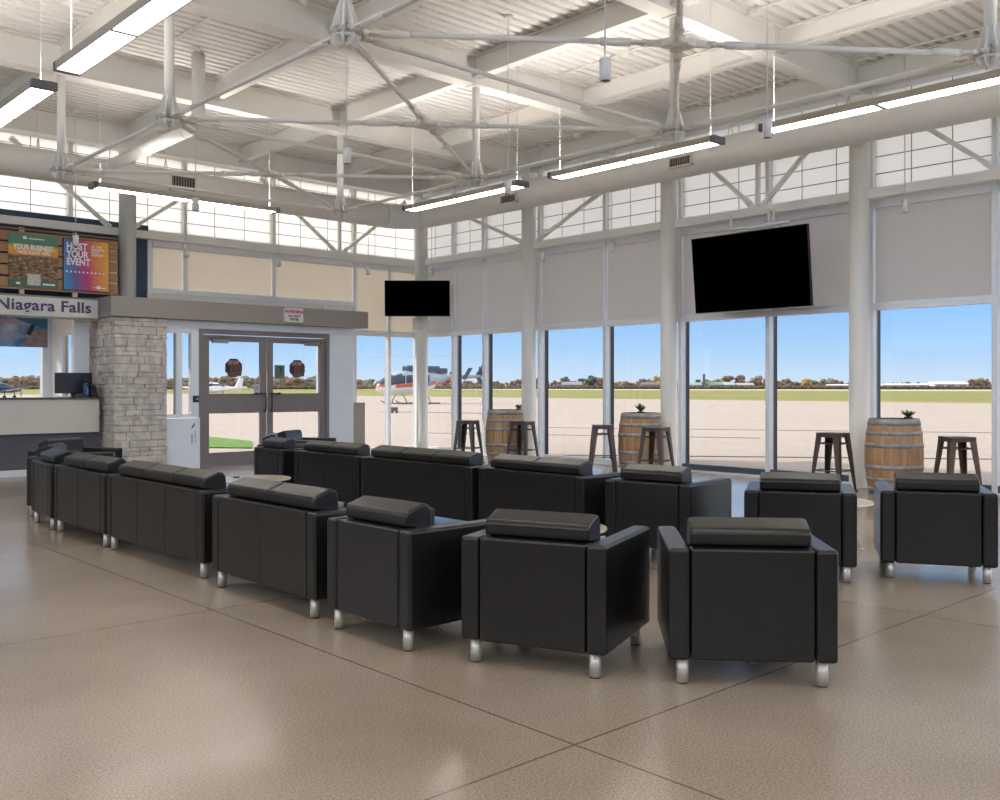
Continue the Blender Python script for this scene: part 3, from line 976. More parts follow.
# header sign
t = thing('header_sign', 'long white sign with purple Niagara Falls lettering above the counter', 'sign', (4.0, YS, 2.43), 0)
bm = bm_new(); add_box(bm, (-2.4, 0.0, 0.0), (1.63, 0.06, 0.285), 0.004); obj('board', bm, mat('sign_board', (0.66, 0.63, 0.58), 0.5, var=0.02), t)
bm = bm_new(); add_box(bm, (-2.4, 0.002, 0.286), (1.655, 0.05, 0.315)); add_box(bm, (-2.4, 0.002, -0.03), (1.655, 0.05, -0.001)); obj('edge_trim', bm, mat('sign_trim', (0.24, 0.21, 0.17), 0.5), t)
lettering('sign_lettering', 'Niagara Falls', 0.235, mat('sign_purple', (0.075, 0.045, 0.135), 0.5), t, (1.53, -0.004, 0.083), FACE_ROOM_Y, 'RIGHT', 0.004, sx=1.10, bold=0.0045, spacing=1.04)

# slatted timber panel with two posters
t = thing('slat_panel', 'wooden slat panel standing on the header sign, holding two posters', 'slat panel', (4.0, YS + 0.06, 2.76), 0)
WOOD = mat('cedar_slat', (0.36, 0.185, 0.085), 0.55, var=0.22, scale=6, stretch=(0.6, 8, 8))
PZ = [0.10 + k * 0.172 for k in range(5)]
for z in PZ:
    bm = bm_new(); add_box(bm, (-2.4, 0.0, z), (1.97, 0.022, z + 0.145), 0.003); obj('slat', bm, WOOD, t)
for xx in (-1.2, 0.50, 1.28):
    bm = bm_new(); add_box(bm, (xx, 0.024, 0.0), (xx + 0.07, 0.064, 1.0)); obj('support_post', bm, mat('support_pale', (0.55, 0.50, 0.42), 0.5), t)
for z in PZ:
    bm = bm_new(); add_box(bm, (1.83, 0.023, z - 0.03), (1.965, 0.06, z + 0.02)); obj('spacer_block', bm, mat('support_pale', (0, 0, 0)), t)
bm = bm_new(); add_box(bm, (-2.4, -0.002, 0.065), (1.98, 0.03, 0.095)); add_box(bm, (-2.4, -0.002, 0.965), (1.98, 0.03, 0.985)); obj('edge_rail', bm, mat('cedar_edge', (0.30, 0.17, 0.09), 0.55, var=0.2, scale=6, stretch=(0.6, 8, 8)), t)


def poster_photo():
    m, nt, p = nodes_of('poster_landscape_print')
    N, L = nt.nodes, nt.links
    tc = N.new('ShaderNodeTexCoord')
    mp = N.new('ShaderNodeMapping'); mp.inputs['Scale'].default_value = (1, 1, 2.2); L.new(tc.outputs['Object'], mp.inputs['Vector'])
    nz = N.new('ShaderNodeTexNoise'); nz.inputs['Scale'].default_value = 14; nz.inputs['Detail'].default_value = 5; L.new(mp.outputs['Vector'], nz.inputs['Vector'])
    rp = N.new('ShaderNodeValToRGB'); cr = rp.color_ramp
    cr.elements[0].position = 0.34; cr.elements[0].color = (0.03, 0.04, 0.015, 1)
    cr.elements[1].position = 0.68; cr.elements[1].color = (0.50, 0.34, 0.25, 1)
    for pos, c in ((0.44, (0.13, 0.11, 0.04)), (0.5, (0.30, 0.09, 0.04)), (0.57, (0.16, 0.15, 0.05))):
        e = cr.elements.new(pos); e.color = (*c, 1)
    L.new(nz.outputs['Fac'], rp.inputs['Fac'])
    L.new(rp.outputs['Color'], p.inputs['Base Color'])
    p.inputs['Roughness'].default_value = 0.5
    return m


def ramp_mat(name, stops, axis, lo, hi, rough=0.5, noise=0.0, diag=0.0):
    m, nt, p = nodes_of(name)
    N, L = nt.nodes, nt.links
    tc = N.new('ShaderNodeTexCoord'); sx = N.new('ShaderNodeSeparateXYZ'); L.new(tc.outputs['Object'], sx.inputs[0])
    val = sx.outputs[axis]
    if diag:
        a = N.new('ShaderNodeMath'); a.operation = 'MULTIPLY_ADD'; a.inputs[1].default_value = diag
        L.new(sx.outputs['Z'], a.inputs[0]); L.new(val, a.inputs[2]); val = a.outputs[0]
    if noise:
        nz = N.new('ShaderNodeTexNoise'); nz.inputs['Scale'].default_value = 9; L.new(tc.outputs['Object'], nz.inputs['Vector'])
        b = N.new('ShaderNodeMath'); b.operation = 'MULTIPLY_ADD'; b.inputs[1].default_value = noise
        L.new(nz.outputs['Fac'], b.inputs[0]); L.new(val, b.inputs[2]); val = b.outputs[0]
    mr = N.new('ShaderNodeMapRange'); mr.inputs['From Min'].default_value = lo; mr.inputs['From Max'].default_value = hi
    L.new(val, mr.inputs['Value'])
    rp = N.new('ShaderNodeValToRGB'); cr = rp.color_ramp
    cr.elements[0].position = stops[0][0]; cr.elements[0].color = (*stops[0][1], 1)
    cr.elements[1].position = stops[-1][0]; cr.elements[1].color = (*stops[-1][1], 1)
    for pos, c in stops[1:-1]:
        e = cr.elements.new(pos); e.color = (*c, 1)
    L.new(mr.outputs[0], rp.inputs['Fac']); L.new(rp.outputs['Color'], p.inputs['Base Color'])
    p.inputs['Roughness'].default_value = rough
    return m


# poster one: centre x between 4.35 and 5.07 at this depth
PWH = WHITE_PL
t = thing('landscape_poster', 'poster with orange band, autumn trees and YOUR BUSINESS lettering', 'poster', (4.69, YS + 0.0585, 3.265), 0)
bm = bm_new(); add_box(bm, (-0.355, -0.012, -0.40), (0.355, 0.0, 0.08)); obj('landscape_print', bm, poster_photo(), t)
bm = bm_new(); add_box(bm, (-0.355, -0.012, 0.08), (0.355, 0.0, 0.40))
obj('title_print', bm, ramp_mat('poster_title', [(0, (0.75, 0.25, 0.03)), (0.45, (0.70, 0.36, 0.06)), (0.62, (0.10, 0.22, 0.12)), (1, (0.08, 0.24, 0.16))], 'Z', 0.08, 0.40, noise=0.06, diag=0), t)
bm = bm_new(); add_box(bm, (-0.355, -0.0135, -0.40), (0.355, -0.0125, -0.30)); obj('footer_band', bm, mat('poster_green', (0.06, 0.15, 0.10), 0.5), t)
bm = bm_new(); add_box(bm, (-0.09, -0.0155, -0.37), (0.10, -0.0145, -0.20)); obj('centre_block', bm, mat('poster_block', (0.55, 0.50, 0.47), 0.5, var=0.2, scale=25), t)
lettering('poster_lettering', 'YOUR BUSINESS', 0.107, PWH, t, (0, -0.0135, 0.165), FACE_ROOM_Y, 'CENTER', sx=0.74, bold=0.003)
lettering('poster_lettering', 'TAKES FLIGHT HERE', 0.068, PWH, t, (0, -0.0135, 0.10), FACE_ROOM_Y, 'CENTER', sx=0.78, bold=0.0015)
bm = bm_new(); add_prism(bm, [(-0.15, 0.32), (-0.10, 0.32), (-0.095, 0.345), (-0.115, 0.37), (-0.15, 0.36)], -0.0145, -0.0125, 'y')
for k in range(9):
    add_box(bm, (-0.07 + k * 0.025, -0.0145, 0.325), (-0.05 + k * 0.025, -0.0125, 0.338 + 0.006 * (k % 2)))
obj('small_emblem', bm, PWH, t)
bm = bm_new(); add_box(bm, (-0.25, -0.0155, -0.365), (-0.19, -0.0145, -0.335)); add_box(bm, (0.13, -0.0155, -0.36), (0.31, -0.0145, -0.335)); obj('footer_marks', bm, PWH, t)

t = thing('event_screen', 'poster screen with blue to orange gradient and HOST YOUR EVENT lettering', 'poster', (5.47, YS + 0.0585, 3.26), 0)
bm = bm_new(); add_box(bm, (-0.355, -0.022, -0.405), (0.355, 0.0, 0.405), 0.003); obj('bezel', bm, BLACK_PL, t)
bm = bm_new(); add_box(bm, (-0.343, -0.026, -0.393), (0.343, -0.0225, 0.393))
obj('print', bm, ramp_mat('event_gradient', [(0, (0.03, 0.24, 0.52)), (0.25, (0.12, 0.10, 0.30)), (0.5, (0.50, 0.03, 0.16)), (0.75, (0.66, 0.20, 0.07)), (1, (0.75, 0.36, 0.05))], 'X', -0.28, 0.40, noise=0.16, diag=0.12), t)
lettering('poster_lettering', 'HOST\nYOUR\nEVENT', 0.150, PWH, t, (-0.305, -0.0275, 0.235), FACE_ROOM_Y, 'LEFT', sx=0.80, bold=0.005, ls=0.80)
lettering('poster_lettering', 'AT THE\nNIAGARA\nFALLS\nAIRPORT', 0.052, PWH, t, (0.07, -0.0275, 0.285), FACE_ROOM_Y, 'LEFT', sx=0.9, bold=0.001, ls=0.85)
bm = bm_new()
for k in range(10):
    add_box(bm, (-0.31 + k * 0.062, -0.028, -0.125), (-0.285 + k * 0.062, -0.0265, -0.10))
add_box(bm, (0.15, -0.028, -0.36), (0.22, -0.0265, -0.31)); add_box(bm, (0.10, -0.028, -0.345), (0.135, -0.0265, -0.335)); add_box(bm, (0.235, -0.028, -0.345), (0.30, -0.0265, -0.335))
obj('small_marks', bm, PWH, t)

# service counter
t = thing('service_counter', 'cream fronted counter with dark grey base under the Niagara Falls sign', 'counter', (4.0, YS, 0), 0)
bm = bm_new(); add_box(bm, (-2.2, 0.0, 0.64), (1.655, 0.04, 1.155), 0.003); obj('front_panel', bm, mat('counter_cream', (0.62, 0.57, 0.49), 0.45, var=0.03, scale=2), t)
bm = bm_new(); add_box(bm, (-2.2, 0.06, 0.10), (1.655, 0.10, 1.15)); add_box(bm, (1.6, 0.10, 0.10), (1.655, 0.30, 1.15)); obj('base_panel', bm, DARK_GREY, t)
bm = bm_new(); add_box(bm, (-2.2, -0.02, 1.157), (1.655, 0.34, 1.19), 0.003); obj('worktop', bm, mat('counter_top_brown', (0.09, 0.055, 0.045), 0.35), t)
bm = bm_new(); add_box(bm, (-2.2, 0.045, 0.0), (1.655, 0.10, 0.10), 0.003); obj('plinth', bm, mat('counter_plinth', (0.62, 0.65, 0.68), 0.35), t)
bm = bm_new(); add_box(bm, (-2.2, 0.102, 0.70), (1.59, 0.34, 0.73)); obj('inner_shelf', bm, DARK_GREY, t)

t = thing('computer_monitor', 'dark computer monitor standing on the counter near the stone pillar', 'monitor', (5.34, YS + 0.25, 1.19), math.radians(4))
bm = bm_new(); add_box(bm, (-0.29, -0.03, 0.06), (0.29, 0.01, 0.385), 0.008); obj('panel', bm, mat('monitor_back', (0.025, 0.027, 0.034), 0.45), t)
bm = bm_new(); add_box(bm, (-0.03, 0.012, 0.0), (0.03, 0.04, 0.25), 0.004); add_box(bm, (-0.13, -0.06, 0.0), (0.13, 0.09, 0.012), 0.004); obj('stand', bm, BLACK_PL, t)
t = thing('water_bottle', 'navy water bottle on the counter in front of the monitor', 'bottle', (5.47, YS + 0.06, 1.19), 0)
bm = bm_new(); add_lathe(bm, [(0.045, 0), (0.05, 0.01), (0.05, 0.19), (0.035, 0.22), (0.03, 0.235)], 18); obj('body', bm, mat('bottle_navy', (0.015, 0.035, 0.10), 0.3), t)
bm = bm_new(); add_lathe(bm, [(0.034, 0.236), (0.034, 0.275), (0.028, 0.28)], 18); obj('cap', bm, BLACK_PL, t)
bm = bm_new(); add_box(bm, (-0.015, -0.0525, 0.04), (0.015, -0.0495, 0.16)); obj('label_text', bm, mat('bottle_label', (0.12, 0.2, 0.42), 0.5), t)
t = thing('desk_phone', 'black desk telephone on the counter beside the stone pillar', 'telephone', (5.585, YS + 0.085, 1.19), 0)
bm = bm_new(); add_prism(bm, [(-0.09, 0), (0.09, 0), (0.09, 0.16), (0.05, 0.19), (-0.09, 0.03)], -0.055, 0.055, 'x', M=Matrix.Identity(4)); obj('base', bm, BLACK_PL, t)
bm = bm_new(); add_box(bm, (-0.058, -0.07, 0.16), (-0.02, 0.08, 0.225), 0.012); obj('handset', bm, BLACK_PL, t)
t = thing('paper_stack', 'white papers lying on the counter before the monitor', 'papers', (5.12, YS + 0.06, 1.19), 0.1)
bm = bm_new()
for k in range(5):
    add_box(bm, (-0.11 + 0.004 * k, -0.045, 0.004 * k), (0.10 + 0.006 * k, 0.05, 0.004 * k + 0.003))
obj('sheets', bm, WHITE_PL, t)

# beige box by the window right of the doors
t = thing('utility_cabinet', 'beige upright metal cabinet standing by the glass right of the doors', 'cabinet', (10.72, 16.17, 0), 0)
bm = bm_new(); add_box(bm, (-0.40, -0.13, 0.05), (0.40, 0.11, 1.04), 0.008); obj('body', bm, mat('cabinet_beige', (0.40, 0.365, 0.30), 0.5, var=0.03), t)
bm = bm_new(); add_box(bm, (-0.38, -0.11, 0.0), (0.38, 0.10, 0.05)); obj('plinth', bm, DARK_GREY, t)
bm = bm_new(); add_box(bm, (-0.37, -0.138, 0.09), (0.37, -0.131, 1.0), 0.003); obj('front_cover', bm, mat('cabinet_beige', (0, 0, 0)), t)

# ------------------------------------------------------------------ ducts
DZ, DR = 4.74, 0.235
XD, YDU = 11.82, 15.50
t = thing('spiral_duct', 'large white spiral duct running along both glazed walls with a corner elbow', 'duct', (XD, YDU, DZ), 0)


def runs(p0, p1, step):
    p0, p1 = Vector(p0), Vector(p1)
    n = max(2, int((p1 - p0).length / step))
    return [p0.lerp(p1, k / n) for k in range(n + 1)]


R_EL = 0.62
bm = bm_new(); add_sweep(bm, runs((0, -16.5, 0), (0, -R_EL, 0), 0.075), DR, 28, ridge=0.007); obj('window_wall_run', bm, DUCT_PAINT, t)
bm = bm_new(); add_sweep(bm, runs((-R_EL, 0, 0), (-12.5, 0, 0), 0.11), DR, 28, ridge=0.005); obj('door_wall_run', bm, DUCT_PAINT, t)
bm = bm_new(); add_sweep(bm, [(-R_EL + R_EL * math.cos(a), -R_EL + R_EL * math.sin(a), 0) for a in [k * PI / 2 / 8 for k in range(9)]], DR + 0.004, 28); obj('elbow', bm, DUCT_PAINT, t)


def grille(parent, c, axis, w=0.42, h=0.24):
    """Register on the room side of the duct."""
    bm = bm_new()
    fr = 0.02
    def bx(u0, u1, v0, v1, d0, d1, mi):
        if axis == 'x':
            add_box(bm, (c[0] - d1, c[1] + u0, c[2] + v0), (c[0] - d0, c[1] + u1, c[2] + v1), mi=mi)
        else:
            add_box(bm, (c[0] + u0, c[1] - d1, c[2] + v0), (c[0] + u1, c[1] - d0, c[2] + v1), mi=mi)
    bx(-w / 2, w / 2, -h / 2, -h / 2 + fr, 0, 0.06, 0); bx(-w / 2, w / 2, h / 2 - fr, h / 2, 0, 0.06, 0)
    bx(-w / 2, -w / 2 + fr, -h / 2, h / 2, 0, 0.06, 0); bx(w / 2 - fr, w / 2, -h / 2, h / 2, 0, 0.06, 0)
    bx(-w / 2 + fr, w / 2 - fr, -h / 2 + fr, h / 2 - fr, 0.0, 0.044, 1)
    n = 9
    for k in range(n):
        u = -w / 2 + fr + (k + 0.5) * (w - 2 * fr) / n
        bx(u - 0.009, u + 0.009, -h / 2 + fr, h / 2 - fr, 0.044, 0.057, 2)
    obj('air_grille', bm, [DUCT_PAINT, BLACK_PL, mat('grille_brown', (0.30, 0.24, 0.19), 0.5)], parent)


grille(t, (-11.82 + 6.95, -DR + 0.03, -0.02), 'y', 0.46, 0.26)
grille(t, (-DR + 0.02, -15.5 + 8.6, -0.06), 'x', 0.42, 0.16)
grille(t, (-DR + 0.02, -15.5 + 12.3, -0.08), 'x', 0.42, 0.16)
t = thing('branch_duct', 'slim white branch duct dropping from ceiling and running to the long duct', 'duct', (5.55, 11.75, 4.72), 0)
bm = bm_new(); add_sweep(bm, [(0, 0, 0.93), (0, 0, 0.25), (0, 0.02, 0.12), (0, 0.08, 0.03), (0, 0.2, 0)] + [(0, 0.2 + 0.2 * k, 0) for k in range(1, 17)], 0.085, 20, ridge=0.0); obj('pipe', bm, DUCT_PAINT, t)
bm = bm_new()
for a in (0.35, 1.6, 2.9):
    add_sweep(bm, [(0, a, 0), (0, a + 0.02, 0)], 0.092, 20)
obj('band_clamp', bm, DUCT_PAINT, t)

HANG = [((XD, yy), 'y', f'thin wire hanger with yoke holding the duct, {w}') for yy, w in ((4.0, 'at the right edge of view'), (6.1, 'near the thickest column'), (7.9, 'above the large screen'), (10.1, 'between the middle columns'), (12.1, 'near the middle thin column'), (13.9, 'nearest the corner along the window wall'))]
HANG += [((xx, YDU), 'x', f'thin wire hanger with yoke holding the duct, {w}') for xx, w in ((4.75, 'at the left edge of view'), (6.75, 'left of the dark air grille'), (8.6, 'right of the dark air grille'), (10.4, 'nearest the corner along the door wall'))]
for (pt, axn, lbl) in HANG:
    t = thing('duct_hanger', lbl, 'duct hanger', (pt[0], pt[1], DZ), 0 if axn == 'y' else PI / 2, 'wire hangers of the long duct')
    bm = bm_new(); add_tube(bm, (0, 0, DR + 0.16), (0, 0, Z_DECK - DZ), 0.005, n=6); obj('wire', bm, WHITE_STEEL, t)
    bm = bm_new(); add_sweep(bm, [(-0.07, 0, DR - 0.012), (-0.035, 0, DR + 0.09), (0, 0, DR + 0.16), (0.035, 0, DR + 0.09), (0.07, 0, DR - 0.012)], 0.008, 8); obj('yoke', bm, mat('pin_steel', (0, 0, 0)), t)
for (x, y0, y1, lbl) in ((12.02, 0.5, 15.6, 'thin white conduit along the roof edge above the window wall'), (9.55, 5.0, 9.2, 'thin white conduit across the ceiling above the window lamps'), (5.1, 5.2, 11.4, 'thin white conduit across the ceiling left of centre')):
    t = thing('ceiling_conduit', lbl, 'conduit', (x, y0, Z_DECK - 0.016), 0)
    bm = bm_new(); add_tube(bm, (0, 0, 0), (0, y1 - y0, 0), 0.014, n=8); obj('pipe', bm, WHITE_STEEL, t)
    for f in (0.25, 0.7):
        bm = bm_new(); add_box(bm, (-0.05, f * (y1 - y0) - 0.06, -0.06), (0.05, f * (y1 - y0) + 0.06, 0.012), 0.006); obj('junction_box', bm, WHITE_STEEL, t)
for (x, y, lbl) in ((3.55, 6.35, 'small white aiming spotlight hung high at the top left'), (4.75, 7.9, 'small white aiming spotlight hung between the two nearest king posts'), (6.6, 5.6, 'small white aiming spotlight under the roof near top centre')):
    t = thing('aiming_spotlight', lbl, 'spotlight', (x, y, 5.0), 0.5, 'small aiming spotlights')
    bm = bm_new(); add_tube(bm, (-0.07, 0, 0.02), (0.07, 0, -0.02), 0.032, n=14); obj('head', bm, WHITE_PL, t)
    for d in (-0.05, 0.05):
        bm = bm_new(); add_tube(bm, (d, 0, 0.03), (d, 0, Z_DECK - 5.0), 0.0035, n=6); obj('hanging_wire', bm, WHITE_STEEL, t)

# ------------------------------------------------------------------ linear pendant lamps
LAMPM = {}


def linear_lamp(name, label, p0, p1, z0=4.0):
    """Pendant with an added upward ceiling fill between two plan points, bottom at z0."""
    p0, p1 = Vector((*p0, 0)), Vector((*p1, 0))
    d = p1 - p0
    ln = d.length
    a = math.atan2(d.y, d.x)
    t = thing(name, label, 'ceiling lamp', ((p0.x + p1.x) / 2, (p0.y + p1.y) / 2, z0), a, 'linear pendant lamps')
    h = ln / 2
    key = round(ln, 3)
    if key not in LAMPM:
        bm = bm_new()
        w = 0.108
        add_box(bm, (-h + 0.06, -w, 0.006), (h - 0.06, -w + 0.012, 0.075), 0.002); add_box(bm, (-h + 0.06, w - 0.012, 0.006), (h - 0.06, w, 0.075), 0.002)
        add_box(bm, (-h + 0.06, -w + 0.012, 0.062), (h - 0.06, -w + 0.045, 0.075)); add_box(bm, (-h + 0.06, w - 0.045, 0.062), (h - 0.06, w - 0.012, 0.075))
        add_box(bm, (-0.022, -w + 0.012, 0.004), (0.022, w - 0.012, 0.03))
        body = mesh_of(bm, 'housing', mat('lamp_housing', (0.42, 0.38, 0.33), 0.4, 0.3))
        bm = bm_new()
        add_box(bm, (-h + 0.06, -w + 0.014, 0.010), (-0.024, w - 0.014, 0.02)); add_box(bm, (0.024, -w + 0.014, 0.010), (h - 0.06, w - 0.014, 0.02))
        dif = mesh_of(bm, 'diffuser', LAMP)
        bm = bm_new(); add_box(bm, (-h + 0.08, -w + 0.047, 0.045), (h - 0.08, w - 0.047, 0.055))  # upward glow hidden from below, added as ceiling fill
        up = mesh_of(bm, 'added_fill', CEILING_FILL)
        ms = [('housing', body), ('diffuser', dif), ('added_fill', up)]
        for s in (-1, 1):
            bm = bm_new(); add_box(bm, (s * (h - 0.06), -w - 0.002, 0.0), (s * h, w + 0.002, 0.078), 0.008)
            ms.append(('end_cap', mesh_of(bm, 'end_cap', LAMP_END)))
            bm = bm_new(); add_tube(bm, (s * (h - 0.12), 0, 0.056), (s * (h - 0.12), 0, Z_DECK - z0), 0.004, n=6)
            ms.append(('hanging_wire', mesh_of(bm, 'hanging_wire', WHITE_PL)))
        LAMPM[key] = ms
    for nm, me in LAMPM[key]:
        obj(nm, me, None, t)
    return t


XL = 8.83
linear_lamp('linear_lamp', 'long linear lamp at upper right, running out of the right edge', (XL, 2.98), (XL, 5.50))
linear_lamp('linear_lamp', 'linear lamp in front of the right-hand duct, above the large screen', (XL, 6.04), (XL, 8.56))
linear_lamp('linear_lamp', 'linear lamp of the window row nearest the glazed corner', (XL, 9.10), (XL, 11.62))
linear_lamp('linear_lamp', 'bright two-panel linear lamp at the top left, cut by the top edge', (2.82, 5.95), (2.82, 8.47))
linear_lamp('linear_lamp', 'bright linear lamp cut off by the left edge', (2.82, 9.01), (2.82, 11.53))
linear_lamp('linear_lamp', 'linear lamp parallel to the door wall below the left duct', (4.62, 12.94), (7.36, 12.94), 3.97)
# rows of the same lamps further back in the hall
for (x, y) in ((XL, 1.2), (2.82, 4.2), (2.82, 1.0), (-2.0, 7.2), (-2.0, 3.0), (-2.0, 10.6)):
    linear_lamp('linear_lamp', 'linear pendant lamp in the part of hall behind the viewpoint', (x, y - 1.26), (x, y + 1.26))

# small cylinder pendants
PEND = [(5.31, 4.62, 3.58, 'large near cylinder pendant at top centre, over the middle armchairs'), (7.59, 4.69, 3.58, 'cylinder pendant beside the end of the upper right linear lamp'),
        (5.39, 8.09, 3.58, 'cylinder pendant hanging below the near front-row king post'), (7.63, 8.12, 3.58, 'cylinder pendant right of the middle window-row king post'),
        (12.12, 12.00, 3.58, 'tiny cylinder pendant just right of the middle thin column'), (12.12, 10.40, 3.58, 'tiny cylinder pendant between the two middle columns'),
        (12.12, 5.50, 3.58, 'cylinder pendant against the rightmost shade'), (5.19, 15.17, 3.50, 'cylinder pendant hanging in front of the event poster'),
        (5.42, 11.55, 3.58, 'cylinder pendant right of the column by the posters, near the lamp'), (7.27, 15.86, 3.58, 'tiny cylinder pendant above the stone pillar'),
        (9.06, 15.85, 3.58, 'tiny cylinder pendant above the red lettered sign'), (11.02, 15.79, 3.58, 'tiny cylinder pendant left of the small screen'),
        (12.05, 15.07, 3.58, 'tiny cylinder pendant just above the small screen'), (12.08, 13.58, 3.58, 'tiny cylinder pendant right of the small screen')]
bm = bm_new(); add_lathe(bm, [(0.036, 0.02), (0.036, 0.0), (0.042, 0.0), (0.042, 0.16), (0.03, 0.165)], 20); p_sh = mesh_of(bm, 'lamp_shade', WHITE_PL)
bm = bm_new(); add_lathe(bm, [(0.0005, 0.004), (0.036, 0.004), (0.036, 0.012)], 16, cap=False); p_ap = mesh_of(bm, 'aperture', BLACK_PL)
bm = bm_new(); add_tube(bm, (0, 0, 0.165), (0, 0, Z_DECK - 3.58 - 0.03), 0.007, n=8); p_cd = mesh_of(bm, 'cord', WHITE_PL)
bm = bm_new(); add_lathe(bm, [(0.055, Z_DECK - 3.58 - 0.04), (0.06, Z_DECK - 3.58 - 0.03), (0.06, Z_DECK - 3.58 - 0.001)], 18); p_cn = mesh_of(bm, 'canopy', WHITE_PL)
for (x, y, z, lbl) in PEND:
    t = thing('pendant_lamp', 'white ' + lbl, 'pendant lamp', (x, y, z), 0, 'small cylinder pendants')
    for nm, me in (('lamp_shade', p_sh), ('aperture', p_ap), ('cord', p_cd), ('canopy', p_cn)):
        obj(nm, me, None, t)

# ------------------------------------------------------------------ screens
def screen(name, label, loc, rotz, tilt, w, h, mount_fn):
    t = thing(name, label, 'television', loc, rotz)
    Rt = Matrix.Rotation(tilt, 4, 'X')
    bm = bm_new(); add_box(bm, (-w / 2, -0.02, -h / 2), (w / 2, 0.03, h / 2), 0.004, M=Rt); add_box(bm, (-w * 0.33, 0.03, -h * 0.33), (w * 0.33, 0.065, h * 0.33), 0.01, M=Rt)
    obj('casing', bm, BLACK_PL, t)
    bm = bm_new(); add_box(bm, (-w / 2 + 0.012, -0.0225, -h / 2 + 0.012), (w / 2 - 0.012, -0.0205, h / 2 - 0.012), M=Rt)
    obj('display', bm, SCREEN_BLACK, t)
    mount_fn(t)
    return t


# local frame: screen faces local -Y; for the window wall rotate so -Y -> -X
def mount_big(t):
    bm = bm_new()
    add_tube(bm, (-0.62, 0.05, 0.64), (0.62, 0.05, 0.64), 0.025, n=12)
    for x in (-0.42, 0.22, 0.30):
        add_tube(bm, (x, 0.16, 0.66), (x, 0.16, 0.88), 0.022, n=10)
    add_box(bm, (-0.3, 0.05, 0.60), (0.3, 0.17, 0.66), 0.005)
    obj('ceiling_mount', bm, WHITE_STEEL, t)
    bm = bm_new(); add_box(bm, (-0.45, 0.07, 0.2), (-0.38, 0.12, 0.62)); add_box(bm, (0.38, 0.07, 0.2), (0.45, 0.12, 0.62)); obj('bracket_rail', bm, WHITE_STEEL, t)


TVX = 12.08
screen('wall_screen', 'large black television tilted downwards, hung from the beam over the windows', (TVX, 7.76, 3.03), -PI / 2, math.radians(5.8), 1.93, 1.13, mount_big)


def mount_small(t):
    bm = bm_new()
    add_tube(bm, (0.0, 0.06, 0.05), (0.0, 0.40, 0.05), 0.03, n=12)
    add_box(bm, (-0.16, 0.062, -0.2), (0.16, 0.09, 0.25), 0.004)
    obj('wall_arm', bm, WHITE_STEEL, t)
    bm = bm_new()
    add_lathe(bm, [(0.145, -0.62), (0.150, -0.62), (0.150, -0.36), (0.145, -0.36)], 28, (0.0, 0.54, 0))
    obj('column_sleeve', bm, COLUMN_PAINT, t); bm = bm_new()
    add_lathe(bm, [(0.138, 0.0), (0.148, 0.0), (0.148, 0.1), (0.138, 0.1)], 28, (0.0, 0.54, 0))
    obj('clamp_ring', bm, COLUMN_PAINT, t)


az = YAW  # faces back along the view of the hall
cpos = Vector((XC, YC[6], 3.065)) - FW * 0.54
screen('wall_screen', 'smaller black television mounted on the corner column', (cpos.x - 0.03, cpos.y + 0.03, 3.145), -YAW, math.radians(4), 1.32, 0.725, mount_small)

# ------------------------------------------------------------------ lounge seating
SEATM = {}
SEAT_MOD = 0.525


